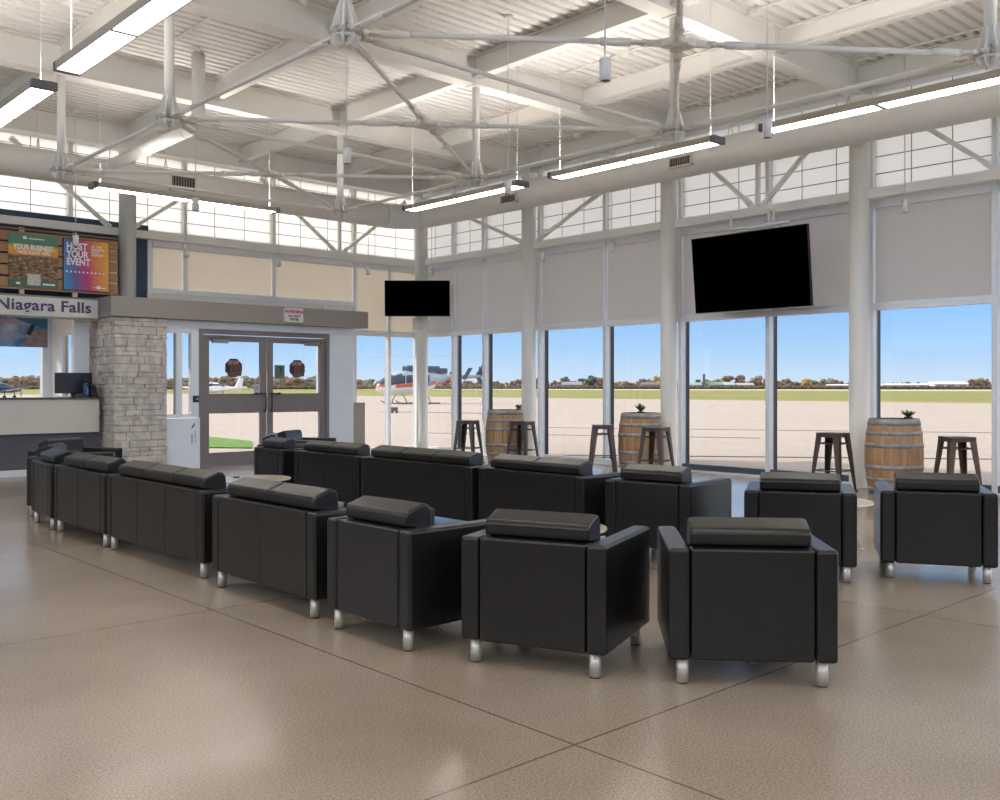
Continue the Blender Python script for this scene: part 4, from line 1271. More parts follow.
def seat_meshes(n):
    if n in SEATM:
        return SEATM[n]
    arm = 0.102
    inner = {1: 0.55, 2: 1.10, 3: 1.58}[n]
    W = inner + 2 * arm
    iw = inner / 2
    d = {}
    # frame below the seat
    bm = bm_new(); add_box(bm, (-0.24, -iw + 0.001, 0.115), (0.345, iw - 0.001, 0.30), 0.012); d['seat_frame'] = [mesh_of(bm, 'seat_frame', LEATHER, True)]
    # back panel with a seam at every seat
    bm = bm_new()
    for k in range(n):
        y0 = -iw + k * inner / n; y1 = y0 + inner / n
        add_box(bm, (-0.357, y0 + (0.001 if k == 0 else 0.0003), 0.112), (-0.245, y1 - (0.001 if k == n - 1 else 0.0003), 0.617), 0.006 if n > 1 else 0.012, 2)
    d['back_panel'] = [mesh_of(bm, 'back_panel', LEATHER, True)]
    arms = []
    for s in (-1, 1):
        bm = bm_new()
        y0, y1 = sorted((s * (iw + 0.003), s * (iw + arm)))
        add_box(bm, (-0.36, y0, 0.11), (0.36, y1, 0.62), 0.02, 3)
        arms.append(mesh_of(bm, 'armrest', LEATHER, True))
    d['armrest'] = arms
    sc, bc = [], []
    for k in range(n):
        y0 = -iw + k * inner / n + 0.003; y1 = y0 + inner / n - 0.006
        bm = bm_new(); add_box(bm, (-0.17, y0, 0.302), (0.352, y1, 0.445), 0.03, 3); sc.append(mesh_of(bm, 'seat_cushion', LEATHER, True))
        bm = bm_new()
        pr = [(-0.230, 0.448), (-0.243, 0.605), (-0.243, 0.618), (-0.298, 0.625), (-0.306, 0.680), (-0.290, 0.702), (-0.182, 0.739), (-0.148, 0.733), (-0.128, 0.708), (-0.118, 0.60), (-0.05, 0.448)]
        # pillow: cross sections across the width, slightly slimmer at both ends
        st = [(0.0, 0.93, 0.02), (0.010, 0.98, 0.008), (0.03, 1.0, 0.0), (0.5 * (y1 - y0), 1.012, -0.002), (y1 - y0 - 0.03, 1.0, 0.0), (y1 - y0 - 0.010, 0.98, 0.008), (y1 - y0, 0.93, 0.02)]
        cx, cz = -0.20, 0.62
        rings = []
        for (yy, f, dz) in st:
            rings.append([bm.verts.new((cx + (p[0] - cx) * f, y0 + yy, (cz + (p[1] - cz) * f) if p[1] > 0.5 else p[1])) for p in pr])
        m_ = len(pr)
        for a in range(len(rings) - 1):
            for i in range(m_):
                bm.faces.new((rings[a][i], rings[a][(i + 1) % m_], rings[a + 1][(i + 1) % m_], rings[a + 1][i]))
        bm.faces.new(rings[0]); bm.faces.new(rings[-1])
        bmesh.ops.recalc_face_normals(bm, faces=bm.faces[:])
        es = [e for e in bm.edges if len(e.link_faces) == 2 and e.calc_face_angle(0) > 0.6]
        bmesh.ops.bevel(bm, geom=es, offset=0.008, segments=2, affect='EDGES', profile=0.5)
        bc.append(mesh_of(bm, 'back_cushion', LEATHER, True))
    d['seat_cushion'] = sc; d['back_cushion'] = bc
    legs = []
    for sx in (-1, 1):
        for sy in (-1, 1):
            bm = bm_new()
            add_tube(bm, (sx * 0.315, sy * (W / 2 - 0.067), 0.006), (sx * 0.315, sy * (W / 2 - 0.067), 0.112), 0.028, n=20)
            bp = bm_new(); add_tube(bp, (sx * 0.315, sy * (W / 2 - 0.067), 0.0), (sx * 0.315, sy * (W / 2 - 0.067), 0.006), 0.025, n=20)
            legs.append((mesh_of(bm, 'leg', STEEL), mesh_of(bp, 'foot_pad', BLACK_PL)))
    d['leg'] = legs
    SEATM[n] = d
    return d


def seat(n, cx, cy, ang, label, name, cat, group):
    t = thing(name, label, cat, (cx, cy, 0), math.radians(ang), group)
    for part, ms in seat_meshes(n).items():
        for me in ms:
            if part == 'leg':
                lg = obj('leg', me[0], None, t); obj('foot_pad', me[1], None, lg)
                continue
            o = obj(part, me, None, t)
            if part != 'leg':
                wn = o.modifiers.new('weighted', 'WEIGHTED_NORMAL'); wn.keep_sharp = False; wn.weight = 80
    return t


def by_legs(p, q, ang):
    """Centre from the two back legs and the facing angle."""
    a = math.radians(ang)
    return ((p[0] + q[0]) / 2 + 0.315 * math.cos(a), (p[1] + q[1]) / 2 + 0.315 * math.sin(a))


G1, G2 = 'seats of the front row', 'seats of the window row'
CH = 'lounge_armchair'
a = 42.0; c = by_legs((3.575, 2.655), (4.02, 2.2), a)
seat(1, *c, a, 'black leather armchair nearest the viewer, at the right end of the front row', CH, 'armchair', G1)
a = 22.0; c = by_legs((3.10, 3.55), (3.38, 2.985), a)
seat(1, *c, a, 'black leather armchair with lit right side, second from the right in front row', CH, 'armchair', G1)
a = 1.0; c = by_legs((2.975, 4.56), (3.005, 3.93), a)
seat(1, *c, a, 'black leather armchair standing right of the two-seat sofa in front row', CH, 'armchair', G1)
seat(2, 3.02 + 0.315, 5.45, 0, 'black two-seat leather sofa between armchair and three-seat sofa in front row', 'loveseat', 'sofa', G1)
seat(3, 3.07 + 0.315, 7.23, 0, 'black three-seat leather sofa of the front row, at left', 'three_seat_sofa', 'sofa', G1)
seat(2, 3.07 + 0.315, 8.80, -0.5, 'black two-seat leather sofa at the left, beyond the front three-seat sofa', 'loveseat', 'sofa', G1)
a = -4; c = by_legs((3.11, 10.18), (3.07, 9.565), a)
seat(1, *c, a, 'black leather armchair at far left, directly beyond the left two-seat sofa', CH, 'armchair', G1)
a = -33; c = by_legs((3.57, 11.24), (3.23, 10.72), a)
seat(1, *c, a, 'mostly hidden black armchair turned inward at the left end, second from the counter', CH, 'armchair', G1)
a = -62; c = by_legs((4.13, 12.13), (3.59, 11.85), a)
seat(1, *c, a, 'mostly hidden black armchair closest to the service counter', CH, 'armchair', G1)
# window row
XB = 5.80
a = 29.5; c = by_legs((6.62, 3.12), (6.97, 2.58), a)
seat(1, *c, a, 'black leather armchair at the right edge in front of the oak barrel', CH, 'armchair', G2)
a = 30.0; c = by_legs((5.93, 3.77), (6.28, 3.26), a)
seat(1, *c, a, 'black leather armchair of the window row behind the nearest armchair', CH, 'armchair', G2)
a = 8.5; c = by_legs((XB + 0.06, 5.0), (XB + 0.10, 4.34), a)
seat(1, *c, a, 'black leather armchair right of the window-row two-seat sofa, before barrel and stools', CH, 'armchair', G2)
seat(2, XB + 0.04 + 0.315, 5.925, 0, 'black two-seat leather sofa of the window row, right of its three-seat sofa', 'loveseat', 'sofa', G2)
seat(3, XB + 0.02 + 0.315, 7.53, 0, 'black three-seat leather sofa in the middle of the window row', 'three_seat_sofa', 'sofa', G2)
seat(2, XB + 0.01 + 0.315, 9.10, 0, 'black two-seat leather sofa in front of the right door leaf', 'loveseat', 'sofa', G2)
a = -3; c = by_legs((XB + 0.01, 10.63), (XB - 0.02, 10.01), a)
seat(1, *c, a, 'black leather armchair in front of the meeting door stiles', CH, 'armchair', G2)
a = -32; c = by_legs((6.42, 11.66), (6.12, 11.12), a)
seat(1, *c, a, 'mostly hidden black armchair next beyond the one before the door stiles', CH, 'armchair', G2)
a = -55; c = by_legs((7.22, 12.32), (6.75, 11.94), a)
seat(1, *c, a, 'mostly hidden black armchair closest to the double doors', CH, 'armchair', G2)

# low round tables
TOP_BEIGE = mat('table_top', (0.60, 0.53, 0.42), 0.25, var=0.05, scale=3, coat=0.3)
bm = bm_new(); add_lathe(bm, [(0.36, 0.352), (0.40, 0.358), (0.405, 0.366), (0.40, 0.374)], 48); t_top = mesh_of(bm, 'tabletop', TOP_BEIGE)
t_legs = []
for k in range(4):
    a = PI / 4 + k * PI / 2
    bm = bm_new(); add_tube(bm, (math.cos(a) * 0.20, math.sin(a) * 0.20, 0.352), (math.cos(a) * 0.36, math.sin(a) * 0.36, 0.008), 0.011, n=10); add_tube(bm, (math.cos(a) * 0.36, math.sin(a) * 0.36, 0.0), (math.cos(a) * 0.36, math.sin(a) * 0.36, 0.012), 0.014, n=10)
    t_legs.append(mesh_of(bm, 'leg', CHROME))
bm = bm_new(); add_lathe(bm, [(0.20, 0.335), (0.22, 0.335), (0.22, 0.351), (0.20, 0.351)], 24, cap=False); t_ring = mesh_of(bm, 'mount_ring', CHROME)
for (x, y, r, lbl) in ((5.03, 9.35, 0.3, 'low round beige table between the rows, behind the front two-seat sofa'), (4.80, 4.69, 0.1, 'low round beige table partly hidden behind the second nearest armchair'),
                       (7.65, 4.17, 0.63, 'low round table with chrome legs between the two right window-row armchairs')):
    t = thing('round_table', lbl, 'coffee table', (x, y, 0), r, 'low round tables')
    obj('tabletop', t_top, None, t); obj('mount_ring', t_ring, None, t)
    for me in t_legs: obj('leg', me, None, t)
t = thing('table_puck', 'small dark disc lying on the far round table', 'disc', (4.93, 9.52, 0.374), 0)
bm = bm_new(); add_lathe(bm, [(0.03, 0), (0.035, 0.004), (0.035, 0.010), (0.028, 0.014)], 18); obj('body', bm, BLACK_PL, t)
bm = bm_new(); add_lathe(bm, [(0.012, 0.0142), (0.012, 0.017)], 12); obj('knob', bm, STEEL, t)

# ------------------------------------------------------------------ oak barrels
def barrel_wood():
    m, nt, p = nodes_of('barrel_oak')
    N, L = nt.nodes, nt.links
    tc = N.new('ShaderNodeTexCoord')
    mp = N.new('ShaderNodeMapping'); mp.inputs['Scale'].default_value = (9, 9, 0.9); L.new(tc.outputs['Object'], mp.inputs['Vector'])
    nz = N.new('ShaderNodeTexNoise'); nz.inputs['Scale'].default_value = 2.5; nz.inputs['Detail'].default_value = 6; L.new(mp.outputs['Vector'], nz.inputs['Vector'])
    rp = N.new('ShaderNodeValToRGB'); cr = rp.color_ramp
    cr.elements[0].position = 0.3; cr.elements[0].color = (0.34, 0.165, 0.06, 1); cr.elements[1].position = 0.72; cr.elements[1].color = (0.56, 0.36, 0.19, 1)
    L.new(nz.outputs['Fac'], rp.inputs['Fac'])
    n2 = N.new('ShaderNodeTexNoise'); n2.inputs['Scale'].default_value = 2.2; L.new(tc.outputs['Object'], n2.inputs['Vector'])
    r2 = N.new('ShaderNodeValToRGB'); r2.color_ramp.elements[0].position = 0.52; r2.color_ramp.elements[1].position = 0.68
    L.new(n2.outputs['Fac'], r2.inputs['Fac'])
    mx = N.new('ShaderNodeMix'); mx.data_type = 'RGBA'
    sc = N.new('ShaderNodeMath'); sc.operation = 'MULTIPLY'; sc.inputs[1].default_value = 0.55; L.new(r2.outputs['Color'], sc.inputs[0]); L.new(sc.outputs[0], mx.inputs[0])
    L.new(rp.outputs['Color'], mx.inputs[6]); mx.inputs[7].default_value = (0.25, 0.23, 0.205, 1)
    L.new(mx.outputs[2], p.inputs['Base Color'])
    p.inputs['Roughness'].default_value = 0.6
    return m


OAK = barrel_wood()
OAKTOP = mat('barrel_head', (0.20, 0.12, 0.09), 0.55, var=0.25, scale=10, stretch=(6, 1, 1))
HOOP = mat('galvanised_hoop', (0.33, 0.325, 0.32), 0.6, 0.25, var=0.3, scale=9)


def rad(z):
    u = (z - 0.475) / 0.475
    return 0.353 - 0.055 * u * u


def barrel_meshes():
    bm = bm_new()
    n = 26
    zs = [0.0, 0.05, 0.12, 0.2, 0.3, 0.4, 0.475, 0.55, 0.65, 0.75, 0.83, 0.9, 0.95]
    for k in range(n):
        a0, a1 = 2 * PI * k / n + 0.006, 2 * PI * (k + 1) / n - 0.006
        am = (a0 + a1) / 2
        cols = []
        for aa in (a0, am, a1):
            cols.append([bm.verts.new((rad(z) * math.cos(aa), rad(z) * math.sin(aa), z)) for z in zs])
        inn = [[bm.verts.new(((rad(z) - 0.025) * math.cos(aa), (rad(z) - 0.025) * math.sin(aa), z)) for z in zs] for aa in (a0, a1)]
        for q in range(2):
            for i in range(len(zs) - 1):
                bm.faces.new((cols[q][i], cols[q + 1][i], cols[q + 1][i + 1], cols[q][i + 1]))
        for i in range(len(zs) - 1):
            bm.faces.new((cols[0][i], cols[0][i + 1], inn[0][i + 1], inn[0][i])); bm.faces.new((cols[2][i], inn[1][i], inn[1][i + 1], cols[2][i + 1]))
        for e in (0, -1):
            bm.faces.new((cols[0][e], cols[1][e], cols[2][e], inn[1][e], inn[0][e]))
    staves = mesh_of(bm, 'staves', OAK)
    bm = bm_new(); add_lathe(bm, [(0.275, 0.905), (0.276, 0.925)], 40); head = mesh_of(bm, 'barrel_head', OAKTOP)
    hoops = []
    for (z0, z1) in ((0.868, 0.947), (0.742, 0.79), (0.585, 0.642), (0.308, 0.365), (0.16, 0.208), (0.003, 0.082)):
        bm = bm_new(); add_lathe(bm, [(rad(z0) - 0.004, z0), (rad(z0) + 0.005, z0), (rad((z0 + z1) / 2) + 0.006, (z0 + z1) / 2), (rad(z1) + 0.005, z1), (rad(z1) - 0.004, z1)], 48, cap=False)
        hoops.append(mesh_of(bm, 'hoop', HOOP))
    return staves, head, hoops


bs, bh, bhs = barrel_meshes()
BPOS = [(12.03, 5.60, 0.4, 'oak barrel at the right between two metal stools, beside the thickest column'), (11.80, 9.53, 1.7, 'oak barrel in the middle, left of the second column'),
        (11.62, 12.44, 3.1, 'oak barrel farthest left, by the middle thin column')]
for (x, y, r, lbl) in BPOS:
    t = thing('oak_barrel', lbl, 'barrel', (x, y, 0), r, 'oak barrel tables')
    obj('staves', bs, None, t); obj('barrel_head', bh, None, t)
    for me in bhs: obj('hoop', me, None, t)

# small succulents on the barrels
def succulent(label, loc, n, ln, wd, col, upright):
    t = thing('potted_succulent', label, 'plant', loc, 0)
    bm = bm_new(); add_lathe(bm, [(0.035, 0), (0.05, 0.02), (0.052, 0.045), (0.044, 0.047)], 16); obj('pot', bm, mat('pot_dark', (0.05, 0.04, 0.035), 0.7), t)
    bm = bm_new()
    rr = random.Random(len(label))
    for k in range(n):
        a = 2 * PI * k / n * 2.4 + rr.uniform(-0.2, 0.2)
        e = upright * rr.uniform(0.4, 1.25)
        d = Vector((math.cos(a) * math.cos(e), math.sin(a) * math.cos(e), math.sin(e)))
        s = Vector((-math.sin(a), math.cos(a), 0))
        nn = d.cross(s)
        l = ln * rr.uniform(0.7, 1.1)
        base = Vector((0, 0, 0.042)) + d * 0.008
        prev = None
        for f, w in ((0, 0.55), (0.35, 1.0), (0.7, 0.7), (1.0, 0.05)):
            c = base + d * (l * f) + Vector((0, 0, 0.25 * l * f * f * (0.5 if e < 0.6 else 0)))
            ring = [bm.verts.new(c + s * (wd * w)), bm.verts.new(c + nn * (wd * 0.35 * w)), bm.verts.new(c - s * (wd * w)), bm.verts.new(c - nn * (wd * 0.35 * w))]
            if prev:
                for i in range(4): bm.faces.new((prev[i], prev[(i + 1) % 4], ring[(i + 1) % 4], ring[i]))
            prev = ring
    obj('leaves', bm, mat('succulent_' + str(n), col, 0.55, var=0.3, scale=20), t)


succulent('dark green spiky succulent standing on the right barrel', (12.20, 5.49, 0.925), 24, 0.115, 0.016, (0.045, 0.085, 0.035), 0.8)
succulent('green bushy succulent standing on the middle barrel', (11.78, 9.52, 0.925), 22, 0.125, 0.022, (0.06, 0.13, 0.05), 1.05)
succulent('pale green round succulent on the far left barrel', (11.76, 12.24, 0.925), 26, 0.09, 0.022, (0.17, 0.25, 0.07), 1.0)

# ------------------------------------------------------------------ metal stools
GUN = mat('gunmetal', (0.105, 0.075, 0.06), 0.38, 0.6, var=0.2, scale=6)


def stool_meshes():
    H, s0, s1 = 0.76, 0.142, 0.215
    bm = bm_new()
    add_box(bm, (-0.158, -0.158, H - 0.014), (0.158, 0.158, H), 0.010, 3)
    for s in (-1, 1):
        for ax in (0, 1):
            lo = [-0.155, -0.155, H - 0.06]; hi = [0.155, 0.155, H - 0.014]
            if s > 0: lo[ax] = 0.148
            else: hi[ax] = -0.148
            add_box(bm, lo, hi, 0.003)
    seat_me = mesh_of(bm, 'seat', GUN)
    bm = bm_new(); add_prism(bm, [(math.cos(a) * 0.045, math.sin(a) * 0.016) for a in [k * PI / 8 for k in range(16)]], H, H + 0.0012)
    hole = mesh_of(bm, 'hand_hole', BLACK_PL)
    legs = []
    for sx in (-1, 1):
        for sy in (-1, 1):
            bm = bm_new()
            # L-shaped tapering pressed sheet
            for zz in (0,):
                pass
            lv = []
            for (z, r, w) in ((H - 0.02, s0 + 0.010, 0.080), (0.40, s0 + 0.042, 0.062), (0.012, s1, 0.032)):
                cx, cy = sx * r, sy * r
                lv.append([(cx - sx * w, cy, z), (cx, cy, z), (cx, cy - sy * w, z), (cx - sx * 0.006, cy - sy * w, z), (cx - sx * 0.006, cy - sy * 0.006, z), (cx - sx * w, cy - sy * 0.006, z)])
            rings = [[bm.verts.new(p) for p in l] for l in lv]
            for q in range(2):
                for i in range(6): bm.faces.new((rings[q][i], rings[q][(i + 1) % 6], rings[q + 1][(i + 1) % 6], rings[q + 1][i]))
            bm.faces.new(rings[0]); bm.faces.new(rings[-1])
            bp = bm_new(); add_box(bp, (sx * s1 - 0.016, sy * s1 - 0.016, 0.0), (sx * s1 + 0.016, sy * s1 + 0.016, 0.014), 0.003)
            legs.append((mesh_of(bm, 'leg', GUN), mesh_of(bp, 'rubber_foot', BLACK_PL)))
    bars = []
    for z, r in ((0.27, 0.178), (0.62, 0.152)):
        for (a, b) in (((-1, -1), (1, -1)), ((1, -1), (1, 1)), ((1, 1), (-1, 1)), ((-1, 1), (-1, -1))):
            bm = bm_new(); add_tube(bm, (a[0] * r, a[1] * r, z), (b[0] * r, b[1] * r, z), 0.008, n=8); bars.append(mesh_of(bm, 'crossbar', GUN))
    return seat_me, hole, legs, bars


s_me, h_me, l_me, b_me = stool_meshes()
ST_POS = [((468, 17.0), 25, 'metal stool at far left, left of the far barrel'), ((522.5, 16.5), 13, 'metal stool in front of the middle thin column, right of the far barrel'),
          ((602.5, 14.95), 46, 'metal stool standing left of the middle barrel'), ((656, 14.1), 11, 'metal stool in front of the middle barrel'),
          ((833, 12.45), 0, 'metal stool left of the thickest column'), ((957, 11.45), 48, 'metal stool right of the right barrel')]
for (pp, r, lbl) in ST_POS:
    p = polar(*pp)
    t = thing('bar_stool', 'dark ' + lbl, 'stool', (p.x, p.y, 0), math.radians(r) , 'metal bar stools')
    obj('seat', s_me, None, t); obj('hand_hole', h_me, None, t)
    for me, fe in l_me:
        lg = obj('leg', me, None, t); obj('rubber_foot', fe, None, lg)
    for me in b_me: obj('crossbar', me, None, t)

# ------------------------------------------------------------------ outside
ZG = -0.04
APRON = mat('apron_concrete', (0.435, 0.36, 0.315), 0.9, var=0.07, scale=0.6, stretch=(1.6, 0.12, 1))
bm = bm_new()
add_box(bm, (XW + 0.46, -400, -0.5), (87, 1500, ZG))
add_box(bm, (-400, 17.6, -0.5), (XW + 0.45, 1500, ZG))
struct('apron_pavement', bm, APRON)
def field(name, x0, x1, z, m):
    bm = bm_new(); add_box(bm, (x0, -1200, -0.5), (x1, 3000, z)); return struct(name, bm, m)


field('grass_field', 87, 357, ZG + 0.005, mat('airfield_grass', (0.235, 0.225, 0.055), 1.0, var=0.25, scale=0.03, stretch=(3, 0.3, 1)))
field('runway_surface', 357, 455, ZG + 0.01, mat('runway_pale', (0.68, 0.60, 0.52), 0.9, var=0.05, scale=0.02))
field('dry_field', 455, 3500, ZG + 0.005, mat('dry_field', (0.20, 0.14, 0.085), 1.0, var=0.2, scale=0.02))
bm = bm_new(); add_box(bm, (-400, 190, ZG), (86.9, 560, ZG + 0.02)); struct('north_field', bm, mat('airfield_grass', (0, 0, 0)))
bm = bm_new(); add_box(bm, (-400, 560, ZG), (86.9, 900, ZG + 0.02)); struct('north_dry_field', bm, mat('dry_field', (0, 0, 0)))
# seams across the apron
def seam(a, b, w, lbl=None):
    a, b = Vector(a), Vector(b); d = (b - a).normalized(); s = Vector((-d.y, d.x, 0)) * w / 2
    bm = bm_new()
    add_prism(bm, [(a + s)[:2], (b + s)[:2], (b - s)[:2], (a - s)[:2]], ZG - 0.01, ZG + 0.012)
    struct('pavement_line', bm, mat('seam_dark', (0.16, 0.13, 0.115), 0.9))


P1, P2 = polar(540, 19.6), polar(1010, 18.4)
seam(P1, P2, 0.14)
P1, P2 = polar(385, 54), polar(500, 50)
seam(P1, P2, 0.9)
P1, P2 = polar(520, 33), polar(1000, 29)
seam(P1, P2, 0.06)
P1, P2 = polar(420, 29), polar(760, 26)
seam(P1, P2, 0.05)
# lawn patch outside the doors
bm = bm_new()
q = [polar(150, 27.0), polar(206, 26.6), polar(252, 24.2), polar(252, 21.6), polar(206, 21.8), polar(150, 22.2)]
add_prism(bm, [p[:2] for p in q], ZG - 0.01, ZG + 0.03)
o = obj('lawn_patch', bm, mat('lawn_green', (0.115, 0.235, 0.03), 0.95, var=0.35, scale=6)); o['kind'] = 'stuff'; tag(o, 'bright green lawn patch outside the left door leaf', 'grass')

# --- trees of the far treeline
BARK_T = mat('tree_bark', (0.10, 0.075, 0.055), 0.9)
HAZY_TCOL = [('rust', (0.30, 0.16, 0.10)), ('brown', (0.24, 0.175, 0.13)), ('olive', (0.22, 0.20, 0.11)), ('yellow', (0.42, 0.30, 0.09)), ('green', (0.10, 0.13, 0.09)), ('grey', (0.29, 0.245, 0.21))]  # distance haze painted in: foliage colours lightened and greyed
TREES = {}
for nm, col in HAZY_TCOL:
    for v in range(2):
        bm = bm_new()
        add_tube(bm, (0, 0, 0), (0, 0, 4.5), 0.25, 0.12, n=6, mi=1)
        if nm == 'conifer':
            for k in range(5):
                add_lathe(bm, [(2.0 - 0.35 * k, 1.0 + 1.5 * k), (1.2 - 0.2 * k, 2.2 + 1.5 * k), (0.1, 3.4 + 1.5 * k)], 9)
        else:
            rr = random.Random(hash(nm) % 100 + v)
            for k in range(9):
                a = rr.uniform(0, 2 * PI); r = rr.uniform(0.3, 2.1)
                add_blob(bm, (math.cos(a) * r, math.sin(a) * r, rr.uniform(2.6, 6.4)), rr.uniform(0.9, 1.7), 2, 0.22)
        TREES[(nm, v)] = mesh_of(bm, 'far_tree', [mat('hazy_foliage_' + nm, col, 1.0, var=0.35, scale=0.9), BARK_T])
TL = {'rust': 'small rust red autumn tree on the far treeline', 'brown': 'small brown autumn tree on the far treeline', 'olive': 'small olive tree on the far treeline',
      'yellow': 'small yellow autumn tree on the far treeline', 'green': 'small dark evergreen tree on the far treeline', 'grey': 'small bare greyish tree on the far treeline'}
rt = random.Random(5)


def far_tree(px, dist, kind, s):
    p = polar(px, dist, ZG)
    o = obj('far_tree', TREES[(kind, rt.randrange(2))], None, loc=p, rot=(0, 0, rt.uniform(0, 6)))
    o.scale = (s * rt.uniform(1.0, 1.5), s * rt.uniform(1.0, 1.5), s)
    tag(o, TL[kind], 'tree', kind + ' trees of the far treeline')


ti = 0
x = -30
while x < 350:
    ti += 1; far_tree(x, 604 + (ti % 5) * 17 + rt.uniform(0, 5), rt.choice(['brown', 'brown', 'grey', 'grey', 'rust', 'olive']), rt.uniform(0.85, 1.25)); x += rt.uniform(2.6, 4.6)
x = 350
while x < 1060:
    ti += 1; far_tree(x, 732 + (ti % 5) * 17 + rt.uniform(0, 5), rt.choice(['rust', 'brown', 'brown', 'olive', 'grey', 'green', 'olive', 'rust', 'yellow'] if x < 700 else ['brown', 'grey', 'olive', 'rust', 'green', 'brown']), rt.uniform(0.65, 1.1) if x < 880 else rt.uniform(0.5, 0.75))
    x += rt.uniform(2.8, 5.2)
for (px, k, s) in ((565, 'green', 1.25), (590, 'green', 1.35), (600, 'rust', 1.1), (606, 'yellow', 1.0), (658, 'yellow', 1.35), (807, 'yellow', 1.05), (727, 'brown', 1.3), (742, 'brown', 1.35), (758, 'grey', 1.3), (972, 'rust', 1.1), (980, 'olive', 1.2), (985, 'rust', 1.15), (296, 'rust', 0.9), (239, 'yellow', 0.9), (262, 'rust', 1.0)):
    far_tree(px, 700 if px < 350 else 714, k, s)
# brushy hedge below the trees
bm = bm_new()
for k in range(900):
    px = -60 + k * 1.25
    d = rt.uniform(580, 600) if px < 350 else rt.uniform(655, 675)
    p = polar(px, d, 0.9)
    h = rt.uniform(0.9, 1.7)
    g = bmesh.ops.create_icosphere(bm, subdivisions=1, radius=1.0)
    for v in g['verts']:
        v.co = Vector((p.x + v.co.x * 1.6, p.y + v.co.y * 1.6, p.z + v.co.z * h * (1 + rt.uniform(-0.2, 0.2))))
o = obj('brush_hedge', bm, mat('brush_brown', (0.115, 0.085, 0.06), 1.0, var=0.35, scale=0.5)); o['kind'] = 'stuff'; tag(o, 'long brown brush hedge under the far treeline', 'hedge')

# --- far buildings
def hall_building(name, label, px, dist, w, dep, h, roof, wc, rc, doors=0, ang=0.0):
    p = polar(px, dist, ZG)
    t = thing(name, label, 'building', p, -YAW + ang)
    bm = bm_new(); add_box(bm, (-w / 2, -dep / 2, 0), (w / 2, dep / 2, h)); obj('wall', bm, mat('bld_' + name + label[:9], wc, 0.8, var=0.05), t)
    bm = bm_new(); add_prism(bm, [(-dep / 2 - 0.5, h), (dep / 2 + 0.5, h), (0, h + roof)], -w / 2 - 0.4, w / 2 + 0.4, 'x'); obj('roof', bm, mat('roof_' + name + label[:9], rc, 0.7), t)
    for k in range(doors):
        xx = -w / 2 + (k + 0.5) * w / doors
        bm = bm_new(); add_box(bm, (xx - w / doors * 0.3, -dep / 2 - 0.1, 0.2), (xx + w / doors * 0.3, -dep / 2 - 0.02, h * 0.75)); obj('hangar_door', bm, mat('hangar_door_dark', (0.10, 0.11, 0.13), 0.6), t)


WB = (0.78, 0.78, 0.77)
hall_building('far_hangar', 'long low white hangar beyond the runway at right', 902, 690, 33, 14, 3.0, 0.9, WB, WB, 0)
hall_building('far_hangar', 'bright white hangar with dark doors on the right horizon', 947, 690, 24, 14, 3.6, 1.6, WB, WB, 3)
hall_building('far_house', 'pale green roofed building left of the far tower base', 692, 695, 12, 10, 2.9, 1.8, (0.45, 0.47, 0.46), (0.30, 0.42, 0.39), 2)
hall_building('far_house', 'green roofed building right of the far tower', 715.5, 695, 8, 9, 3.0, 2.0, (0.40, 0.36, 0.32), (0.16, 0.33, 0.26), 1)
hall_building('far_house', 'pale roofed house far right of the tower', 728, 695, 8, 9, 3.0, 2.0, (0.42, 0.42, 0.42), (0.42, 0.50, 0.50), 1)
hall_building('far_house', 'grey roofed long building on the horizon before brown trees', 744, 695, 12, 9, 2.8, 1.6, (0.42, 0.38, 0.36), (0.42, 0.40, 0.42), 2)
hall_building('far_house', 'grey house among trees on the horizon near the middle', 572, 695, 14, 9, 3.0, 2.2, (0.30, 0.29, 0.32), (0.28, 0.28, 0.32), 1)
hall_building('far_house', 'dark roofed house on the horizon above middle barrel', 650, 695, 12, 9, 3.0, 2.0, (0.34, 0.31, 0.31), (0.19, 0.17, 0.19), 1)
hall_building('far_house', 'white low building at the horizon right of the thickest column', 843, 695, 22, 10, 2.6, 0.8, (0.6, 0.55, 0.5), WB, 2)
p = polar(704, 695, ZG)
t = thing('far_tower', 'slim dark tower on the horizon behind the grass field', 'tower', p, -YAW)
bm = bm_new(); add_box(bm, (-0.75, -0.75, 0), (0.75, 0.75, 9.8), 0.05); obj('shaft', bm, mat('tower_brown', (0.12, 0.095, 0.09), 0.8, var=0.1), t)
bm = bm_new(); add_lathe(bm, [(0.95, 9.8), (0.95, 10.2), (0.1, 11.4)], 4); obj('cap', bm, mat('tower_brown', (0, 0, 0)), t)

# --- helicopter on the apron
p_nose, p_tail = polar(377, 77), polar(486, 86)
ax = (p_nose - p_tail); hl = ax.length
ang = math.atan2(ax.y, ax.x)
hc = (p_nose + p_tail) / 2
S = hl / 9.6
t = thing('helicopter', 'parked white and navy helicopter with orange stripe outside the glazed corner', 'helicopter', (hc.x, hc.y, ZG), ang)
HW = mat('heli_white', (0.78, 0.78, 0.78), 0.3, coat=0.5); HB = mat('heli_navy', (0.035, 0.055, 0.10), 0.3, coat=0.5); HO = mat('heli_orange', (0.55, 0.13, 0.05), 0.3); HG = mat('heli_window', (0.03, 0.04, 0.06), 0.1); HL = mat('heli_blue_grey', (0.33, 0.43, 0.53), 0.3, coat=0.4)
